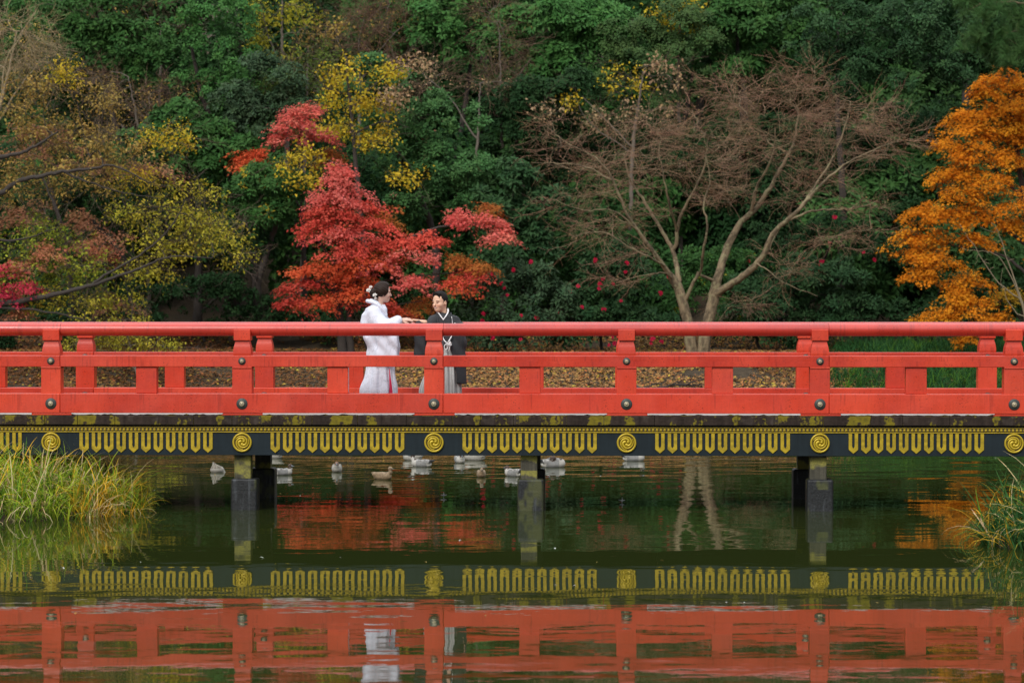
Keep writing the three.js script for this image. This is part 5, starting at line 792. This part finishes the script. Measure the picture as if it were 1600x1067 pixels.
/* ---------------- ducks on the pond ---------------- */
const duckMat = std({ color: lin(0.82, 0.82, 0.82), vertexColors: true, roughness: 0.7 }), billMat = [std({ color: lin(0.09, 0.11, 0.13), roughness: 0.4 }), std({ color: lin(0.1, 0.075, 0.04), roughness: 0.5 })];
function duckKind(kind, pose) {                             // faces +x, floats at y = 0
  const HEAD = { up: [0.205, 0.225, 0], low: [0.185, 0.165, 0.0], turned: [0.165, 0.2, 0.03], preen: [-0.02, 0.165, 0.075] }[pose], base = [0.15, 0.09, 0], under = pose === 'under';
  const f = (p) => {
    let d = sd.ell(p, [0, 0.05, 0], [0.215, 0.085, 0.1]); d = sd.smin(d, sd.ell(p, [0.12, 0.07, 0], [0.095, 0.078, 0.08]), 0.04);
    for (const s of [-1, 1]) d = sd.smin(d, sd.ell(p, [-0.05, 0.095, s * 0.062], [0.165, 0.052, 0.034]), 0.02);
    d = sd.smin(d, sd.cap(p, [-0.15, 0.085, 0], [-0.27, 0.125, 0], 0.045, 0.014), 0.03); if (kind === 'drake') d = sd.smin(d, sd.cap(p, [-0.25, 0.12, 0], [-0.345, 0.165, 0], 0.011, 0.004), 0.01);
    for (const s of [-1, 1]) d = sd.smin(d, sd.cap(p, [-0.1, 0.115, s * 0.05], [-0.24, 0.135, s * 0.018], 0.024, 0.008), 0.012);
    if (!under) { const m = [(base[0] + HEAD[0]) / 2 + 0.03, (base[1] + HEAD[1]) / 2 - 0.01, HEAD[2] * 0.5]; d = sd.smin(d, sd.cap(p, base, m, 0.05, 0.036), 0.035); d = sd.smin(d, sd.cap(p, m, HEAD, 0.034, 0.031), 0.02); d = sd.smin(d, sd.ell(p, HEAD, [0.05, 0.04, 0.037]), 0.015); }
    else { d = sd.smin(sd.ell(p, [0, 0.05, 0], [0.13, 0.09, 0.1]), sd.cap(p, [-0.02, 0.08, 0], [-0.07, 0.2, 0], 0.07, 0.018), 0.06); d = sd.smin(d, sd.cap(p, [0.1, 0.05, 0], [0.17, -0.06, 0], 0.05, 0.04), 0.04); }
    return d;
  };
  const colour = (p, n) => {
    const q = vnoise(p[0] * 60 + 20, p[1] * 110 + p[2] * 70 + 20), b = vnoise(p[0] * 130, p[2] * 130 + p[1] * 90); let c;
    const hd = HEAD ? Math.hypot(p[0] - HEAD[0], p[1] - HEAD[1], p[2] - HEAD[2]) : 9;
    if (kind === 'hen') { const k = 0.6 + 0.9 * q * (0.6 + 0.6 * b); c = [0.27 * k, 0.19 * k, 0.11 * k]; if (hd < 0.055) c = [0.3 * (0.8 + 0.3 * q), 0.2, 0.12]; }
    else if (kind === 'pale') { const k = 0.75 + 0.35 * q; c = [0.40 * k, 0.38 * k, 0.33 * k]; if (n[1] > 0.3 && p[0] < 0.08) c = b > 0.5 ? [0.3 * k, 0.27 * k, 0.21 * k] : [0.15, 0.13, 0.1]; if (hd < 0.055) c = [0.22, 0.12, 0.07]; }
    else { const k = 0.75 + 0.4 * q; c = [0.3 * k, 0.3 * k, 0.29 * k]; if (n[1] > 0.3 && p[0] < 0.05) c = b > 0.5 ? [0.42, 0.41, 0.38] : [0.13, 0.12, 0.11]; if (p[0] > 0.09) c = [0.5, 0.48, 0.43]; if (p[0] < -0.19) c = [0.03, 0.03, 0.03]; if (p[0] < -0.14 && p[1] < 0.075) c = [0.65, 0.63, 0.58];
      if (hd < 0.062) c = Math.abs(p[2] - HEAD[2]) > 0.022 && p[1] < HEAD[1] - 0.02 && p[0] < HEAD[0] ? [0.72, 0.7, 0.66] : [0.075, 0.042, 0.026]; else if (HEAD && p[1] > 0.13 && p[0] < 0.165 && p[0] > 0.1) c = [0.06, 0.04, 0.03]; }
    return c;
  };
  const parts = [netMesh(f, [-0.38, -0.1, -0.15], [0.3, 0.31, 0.16], 0.0115, colour)];
  let bill = null, eyes = null;
  if (HEAD) { const back = pose === 'preen'; bill = netMesh((p) => sd.smin(sd.ell(p, [0.07, -0.012, 0], [0.042, 0.0085, 0.018]), sd.ell(p, [0.042, -0.004, 0], [0.024, 0.017, 0.017]), 0.012), [0, -0.04, -0.03], [0.13, 0.03, 0.03], 0.006); if (back) bill.rotateY(2.6); if (pose === 'turned') bill.rotateY(-0.9); bill.translate(...HEAD); eyes = merge([-1, 1].map((s) => new THREE.SphereGeometry(0.0065, 8, 6).translate(HEAD[0] + 0.02, HEAD[1] + 0.01, HEAD[2] + s * 0.033))); }
  return { body: parts[0], bill, eyes, kind };
}
const duckCache = {};
function duck(px, py, kind, pose, yaw, size, label) {
  const k = kind + pose, d = (duckCache[k] ??= duckKind(kind, pose)), p = onWater(px, py), t = thing('duck', label, 'duck', [p.x, 0.0, p.z], 'ducks on the pond');
  t.rotation.y = yaw; t.scale.setScalar(size * 0.77); part('body', d.body, duckMat, t); if (d.bill) { part('bill', d.bill, billMat[kind === 'hen' ? 1 : 0], t); part('eyes', d.eyes, billMat[0], t); }
}
duck(338, 738, 'pale', 'under', 0.4, 0.95, 'pale duck alone at far left with its rump up and head under water');
duck(441, 742, 'drake', 'turned', 0.5, 0.86, 'grey and white duck close beside the left pier');
duck(526, 737, 'pale', 'low', -1.5, 1.0, 'white breasted duck facing the camera with a rusty brown head');
duck(597, 749, 'hen', 'up', -0.6, 0.92, 'brown duck nearest the camera, left of the middle pier, wake behind it');
duck(645, 719, 'pale', 'low', 3.0, 0.9, 'whitish duck mostly hidden by the bridge, behind the long necked duck');
duck(659, 729, 'drake', 'up', 2.75, 0.98, 'long necked white fronted duck facing left below the third gold crest');
duck(718, 723, 'drake', 'low', -1.3, 0.95, 'dark headed duck facing the camera just under the bridge beam');
duck(742, 719, 'pale', 'low', 2.9, 1.0, 'white flanked duck cut by the bridge beam, right of the dark headed duck');
duck(752, 745, 'hen', 'low', -1.5, 0.86, 'small round brown duck facing the camera alone left of the middle pier');
duck(803, 744, 'drake', 'low', 2.4, 0.95, 'duck half hidden behind the left edge of the middle pier');
duck(864, 730, 'drake', 'preen', 0.25, 1.12, 'large mottled grey duck preening, just right of the middle pier');
duck(990, 720, 'drake', 'turned', 0.1, 1.02, 'white and dark duck at right under the fourth gold crest');
duck(428, 716, 'pale', 'low', 2.8, 0.85, 'white duck almost hidden between the left pier and the beam');

/* ---------------- sedges, grass, litter ---------------- */
function tuft(seed, n, L, spread, w) {                      // arching blades, each a folded strip
  const R = rng(seed), o = [];
  for (let i = 0; i < n; i++) {
    const a = R() * 6.283, l = L * (0.55 + 0.6 * R()), lean = 0.15 + spread * R(), bx = R.s(0.05), bz = R.s(0.05), ca = Math.cos(a), sa = Math.sin(a); let x = 0, y = 0, ang = 1.57 - lean * 0.35; const P = [[0, 0]], m = 6;
    for (let k = 0; k < m; k++) { ang -= lean * (0.14 + 0.16 * k * spread) + R.s(0.05); x += Math.cos(ang) * l / m; y += Math.sin(ang) * l / m; P.push([x, y]); }
    for (let k = 0; k < m; k++) { const w0 = w * (1 - 0.75 * (k / m) ** 2), w1 = w * (1 - 0.97 * ((k + 1) / m) ** 2), A = (q, s, ww) => [bx + ca * q[0] - sa * s * ww, q[1] + Math.abs(s) * ww * 0.4, bz + sa * q[0] + ca * s * ww]; const a0 = A(P[k], -1, w0), a1 = A(P[k], 1, w0), b0 = A(P[k + 1], -1, w1), b1 = A(P[k + 1], 1, w1), c0 = A(P[k], 0, 0), c1 = A(P[k + 1], 0, 0); o.push(...a0, ...b0, ...c0, ...c0, ...b0, ...c1, ...c0, ...c1, ...a1, ...a1, ...c1, ...b1); }
  }
  return flat(o);
}
const SEDGE = [1, 2, 3, 4].map((k) => tuft(200 + k, 7, 0.82, 0.9, 0.008)), BLADES = [1, 2, 3].map((k) => tuft(210 + k, 9, 0.42, 0.8, 0.006));
const grassMat = leafMat({ transmission: 0.25, roughness: 0.75 });
function stuff(name, label, category) { const g = thing(name, label, category); g.userData.kind = 'stuff'; return g; }
const SC = { green: [0.10, 0.22, 0.02], lime: [0.30, 0.38, 0.03], gold: [0.60, 0.36, 0.03], straw: [0.58, 0.46, 0.24], dark: [0.035, 0.085, 0.03] };
{
  const R = rng(301), t = stuff('sedge', 'long yellow green sedge grass mixed with dry straw on the bank at left', 'grass'), L = new Leaves();
  for (let i = 0; i < 2600; i++) {
    const x = -4.75 - Math.pow(R(), 1.15) * 5.2, z = -2.7 + R() * 5.8, h = landHeight(x, z); if (h < -0.03) { i -= 0.6; if (R() < 0.5) continue; } if (h < -0.06) continue;
    const patch = fbm(x * 1.1 + 5, z * 1.1 + 9, 2), c = R() < 0.24 ? (patch > 0.5 ? SC.straw : SC.gold) : R() < 0.2 + patch * 0.5 ? SC.lime : R() < 0.7 ? SC.green : SC.straw;
    L.add(V(x, h - 0.03, z), V(R.s(0.35) + 0.08, 1, R.s(0.35) + 0.1), (0.6 + 0.4 * R()) * (h < 0.02 ? 0.75 : 1), jit(R, c, 0.3));
  }
  L.build('blades', SEDGE, grassMat, t, R);
}
{
  const R = rng(302), t = stuff('sedge', 'dark green sedge clump with pale dry blades at the right edge before the bridge', 'grass'), L = new Leaves();
  for (let i = 0; i < 700; i++) {
    const x = 3.75 + Math.pow(R(), 1.3) * 2.6, z = 3.0 + R() * 3.2, h = landHeight(x, z); if (h < -0.05) continue;
    const c = R() < 0.74 ? [0.036, 0.105, 0.026] : R() < 0.4 ? SC.gold : R() < 0.5 ? SC.straw : SC.green;
    L.add(V(x, h - 0.03, z), V(R.s(0.4) - 0.2, 1, R.s(0.35) + 0.1), (0.8 + 0.4 * R()) * (x < 4.5 ? 0.75 : 1), jit(R, c, 0.18));
  }
  L.build('blades', SEDGE, grassMat, t, R);
}
{
  const R = rng(303), t = stuff('bank_grass', 'deep green grass on the far bank at right behind the railing', 'grass'), L = new Leaves();
  for (let i = 0; i < 5200; i++) { const x = 4.6 + R() * 10, z = -27 - R() * 8.5, h = landHeight(x, z); if (h < 0.03) continue; const e = sstep(x + 1.2 * (fbm(x, z * 0.8, 3) - 0.5) * 2, 4.9, 6.6); if (R() > e) continue; L.add(V(x, h - 0.02, z), V(R.s(0.5), 1, R.s(0.3) + 0.2), 0.7 + 0.8 * R(), jit(R, R() < 0.16 ? SC.green : [0.03, 0.1, 0.028], 0.25)); }
  for (let i = 0; i < 900; i++) { const x = -13 + R() * 20, z = farShore(x) - R() * 0.9, h = landHeight(x, z); if (h < 0.0 || fbm(x * 0.7 + 3, 4, 2) < 0.42) continue; L.add(V(x, h - 0.02, z), V(R.s(0.6), 1, R.s(0.4) + 0.2), 0.3 + 0.4 * R(), jit(R, R() < 0.4 ? SC.lime : SC.green, 0.25)); }
  L.build('blades', BLADES, grassMat, t, R);
}
{
  const R = rng(304), t = stuff('leaf_litter', 'brown and tan fallen leaves covering the far bank behind the railing', 'fallen leaves'), L = new Leaves();
  for (let i = 0; i < 95000; i++) { const x = -15 + R() * 30, z = farShore(x) + 0.1 - R() * 9.5, h = landHeight(x, z); if (h < -0.02) continue; const e = 1 - 0.9 * sstep(x, 5.2, 6.8); if (R() > e || fbm(x * 0.9 + 11, z * 1.2, 3) < 0.27 + 0.12 * R()) continue; const tan = sstep(fbm(x * 0.25 + 2, z * 0.5, 3) + (x > -2.5 ? 0.12 : -0.1), 0.4, 0.6), q = R(); L.add(V(x, h + 0.01 + R() * 0.025, z), V(R.s(0.7), 1, R.s(0.5) + 0.25), 1.0 + 0.7 * R(), jit(R, q < 0.06 ? [0.42, 0.3, 0.05] : q < 0.12 ? [0.4, 0.14, 0.05] : mixc([0.14, 0.068, 0.028], [0.35, 0.19, 0.07], tan * (0.4 + 0.6 * R())), 0.3)); }
  L.build('leaves', LEAF.single, MATL.dry, t, R);
}
function fallen(pts, r, label) { const R = rng(pts[0][0] + 7), q = pts.map(([x, y, dz]) => { const p = at(x, y, -28.6 + (dz ?? 0)); p.y = landHeight(p.x, p.z) + 0.06; return p; }), t = thing('fallen_branch', label, 'branch'), c = curve(q, 20); c.forEach((p, i) => { p.y += R.s(0.015); }); part('limb', strand(c, c.map((_, i) => r * (1 - 0.7 * i / 20)), 7), M.darkBark, t); for (const k of [6, 11, 15]) part('twig', strand([c[k], c[k].clone().add(V(0.25, 0.12, R.s(0.2))), c[k].clone().add(V(0.5, 0.1, R.s(0.4)))], [r * 0.5, r * 0.35, 0.006], 5), M.darkBark, t); }
fallen([[0, 580, -0.2], [30, 578, -0.4], [62, 579, -0.5], [110, 592, -0.1]], 0.05, 'dark fallen branch on the leaf litter seen at far left through the railing');
fallen([[150, 586, -0.6], [180, 592, -0.2], [205, 603, 0.2], [240, 612, 0.5]], 0.06, 'dark fallen branch lying slantwise in the leaves left of the second railing strut');
fallen([[990, 580, -1], [1010, 583, -0.7], [1060, 577, -1.1], [1110, 580, -1]], 0.045, 'dark fallen branch on the leaves right of the fourth bridge post');
for (const [px, py, l] of [[693, 777, 'tiny white cross shaped fleck floating on dark water left of the middle pier'], [972, 785, 'tiny white cross shaped fleck floating on dark water right of the middle pier']]) {
  const p = onWater(px, py), t = thing('drip_splash', l, 'splash', [p.x, 0.004, p.z]), m = std({ color: lin(0.75, 0.76, 0.78), roughness: 0.7 });  // feather-like white cross standing in for a drip splash on the water
  part('splash_jet', strand(curve([V(0, 0, 0), V(0.005, 0.03, 0), V(0, 0.07, 0.0)], 6), [0.006, 0.007, 0.007, 0.006, 0.005, 0.003, 0.001], 5), m, t); part('splash_arms', strand(curve([V(-0.045, 0.028, 0), V(0, 0.02, 0.004), V(0.045, 0.027, 0)], 8), [0.001, 0.003, 0.006, 0.008, 0.009, 0.008, 0.006, 0.003, 0.001], 5), m, t);
}

{ // specks of leaf and down drifting on the pond
  const R = rng(401), t = stuff('floating_leaves', 'tiny pale and brown leaf specks drifting on the pond', 'floating leaves'), L = new Leaves();
  for (let i = 0; i < 150; i++) { const x = -9 + R() * 17, z = -22 + R() * 36; if (landHeight(x, z) > -0.2) continue; L.add(V(x, 0.006, z), V(R.s(0.12), 1, R.s(0.12)), 0.3 + 0.35 * R(), jit(R, R() < 0.4 ? [0.5, 0.5, 0.46] : [0.3, 0.2, 0.06], 0.3)); }
  L.build('specks', LEAF.single, MATL.dry, t, R);
}

renderer.render(scene, camera);
